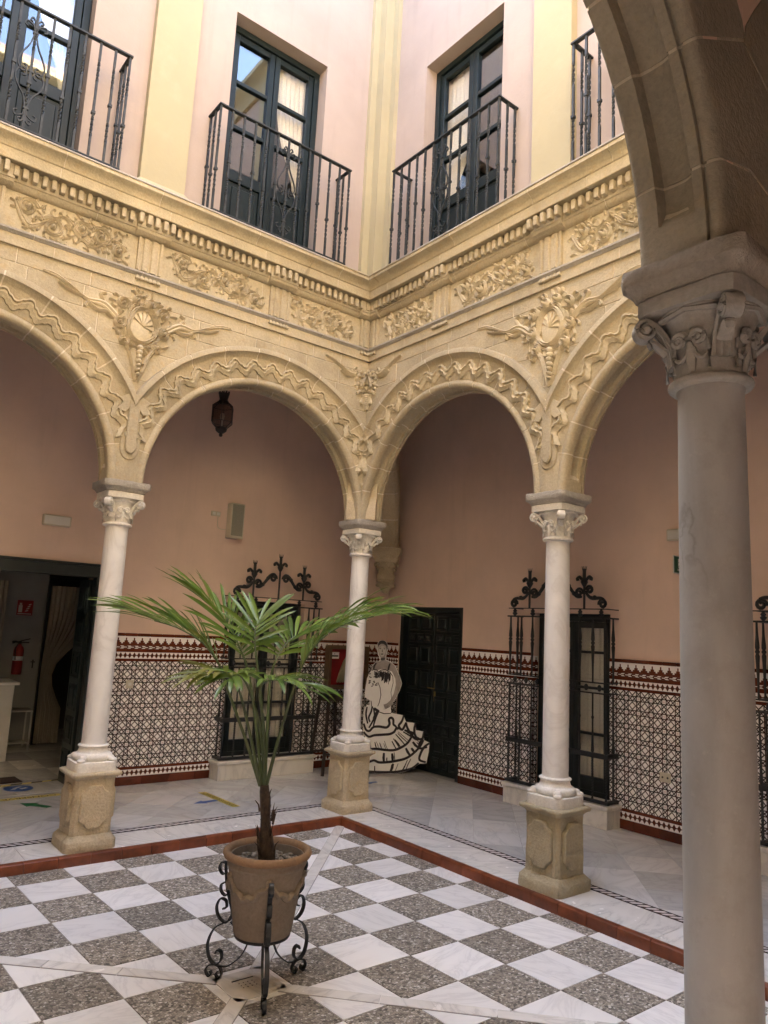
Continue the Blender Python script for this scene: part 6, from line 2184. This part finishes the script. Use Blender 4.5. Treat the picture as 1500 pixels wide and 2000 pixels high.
# ruffles of the skirt
TI = [[(-0.335, 0.60), (-0.30, 0.52), (-0.25, 0.505), (-0.20, 0.555), (-0.12, 0.565), (-0.02, 0.555), (0.02, 0.60), (0.01, 0.66), (0.04, 0.685), (0.07, 0.66), (0.075, 0.60), (0.105, 0.575), (0.14, 0.53)],
      [(-0.33, 0.49), (-0.26, 0.43), (-0.18, 0.45), (-0.06, 0.46), (0.03, 0.47), (0.09, 0.50), (0.12, 0.55), (0.17, 0.54)],
      [(-0.33, 0.24), (-0.25, 0.265), (-0.15, 0.275), (-0.02, 0.262), (0.10, 0.262), (0.20, 0.30), (0.28, 0.355), (0.33, 0.43), (0.36, 0.50)],
      [(-0.33, 0.105), (-0.25, 0.10), (-0.17, 0.125), (-0.10, 0.10), (0.02, 0.105), (0.12, 0.12), (0.25, 0.15), (0.34, 0.20), (0.42, 0.27), (0.47, 0.33), (0.505, 0.40)],
      [(-0.32, -0.015), (-0.20, -0.02), (-0.10, -0.025), (0.02, -0.025), (0.14, -0.02), (0.25, 0.0), (0.36, 0.03), (0.45, 0.10)],
      [(0.215, 0.72), (0.19, 0.64), (0.15, 0.58), (0.20, 0.53), (0.24, 0.60), (0.25, 0.63)], [(0.25, 0.63), (0.27, 0.56), (0.33, 0.47), (0.40, 0.41), (0.50, 0.42)],
      [(0.385, 0.62), (0.37, 0.55), (0.38, 0.47), (0.43, 0.40)], [(0.505, 0.51), (0.49, 0.42), (0.45, 0.35), (0.46, 0.29), (0.56, 0.31)], [(0.59, 0.36), (0.52, 0.31), (0.47, 0.22), (0.46, 0.14), (0.55, 0.11)]]
for P in TI:
    stroke(m, catmull(P, 4), 0.032)
for k in range(60):
    j = Rg.choice([0, 1, 2, 3])
    a, b_ = TI[1 + j % 4], TI[min(4, 2 + j % 4)]
    t = Rg.random()
    def at(P):
        f = t * (len(P) - 1)
        i = min(int(f), len(P) - 2)
        return (P[i][0] + (P[i + 1][0] - P[i][0]) * (f - i), P[i][1] + (P[i + 1][1] - P[i][1]) * (f - i))
    p, q = at(a), at(b_)
    e = Rg.uniform(0.35, 0.85)
    stroke(m, [q, (q[0] + (p[0] - q[0]) * e * 0.5 + Rg.uniform(-0.008, 0.008), q[1] + (p[1] - q[1]) * e * 0.5), (q[0] + (p[0] - q[0]) * e, q[1] + (p[1] - q[1]) * e)], Rg.choice([0.008, 0.012, 0.016, 0.034]))
for P in ([(-0.23, 0.83), (-0.24, 0.76), (-0.27, 0.68), (-0.25, 0.62)], [(-0.21, 0.80), (-0.19, 0.70), (-0.22, 0.62), (-0.26, 0.545)], [(-0.14, 0.76), (-0.17, 0.69), (-0.19, 0.62), (-0.20, 0.57)], [(-0.30, 0.82), (-0.31, 0.72), (-0.28, 0.60)]):
    stroke(m, catmull(P, 4), 0.024)
for P in ([(-0.205, 0.80), (-0.15, 0.77), (-0.18, 0.70), (-0.20, 0.66)],):
    stroke(m, P, 0.05)
m.obj('ruffle_print', 'ink', cu_, smooth=0, weld=False)['kind'] = 'stuff'
m = MB()
# fingers of the hand on the hip
for k in range(4):
    stroke(m, [(-0.005 - k * 0.002, 0.845 - k * 0.010), (-0.04, 0.835 - k * 0.012), (-0.072, 0.842 - k * 0.016)], 0.0035)
m.obj('finger_print', 'ink', cu_, smooth=0, weld=False)['kind'] = 'stuff'
MB().box(-0.28, 0.006, 0.0005, 0.22, 0.16, 0.012).obj('foot_board', 'ink', cu_, smooth=0)
m = MB()
m.bar([(-0.05, 0.15, 0.012), (-0.05, 0.012, 0.62)], 0.06, 0.006, (1, 0, 0))
m.obj('rear_strut', 'paper', cu_, smooth=0)
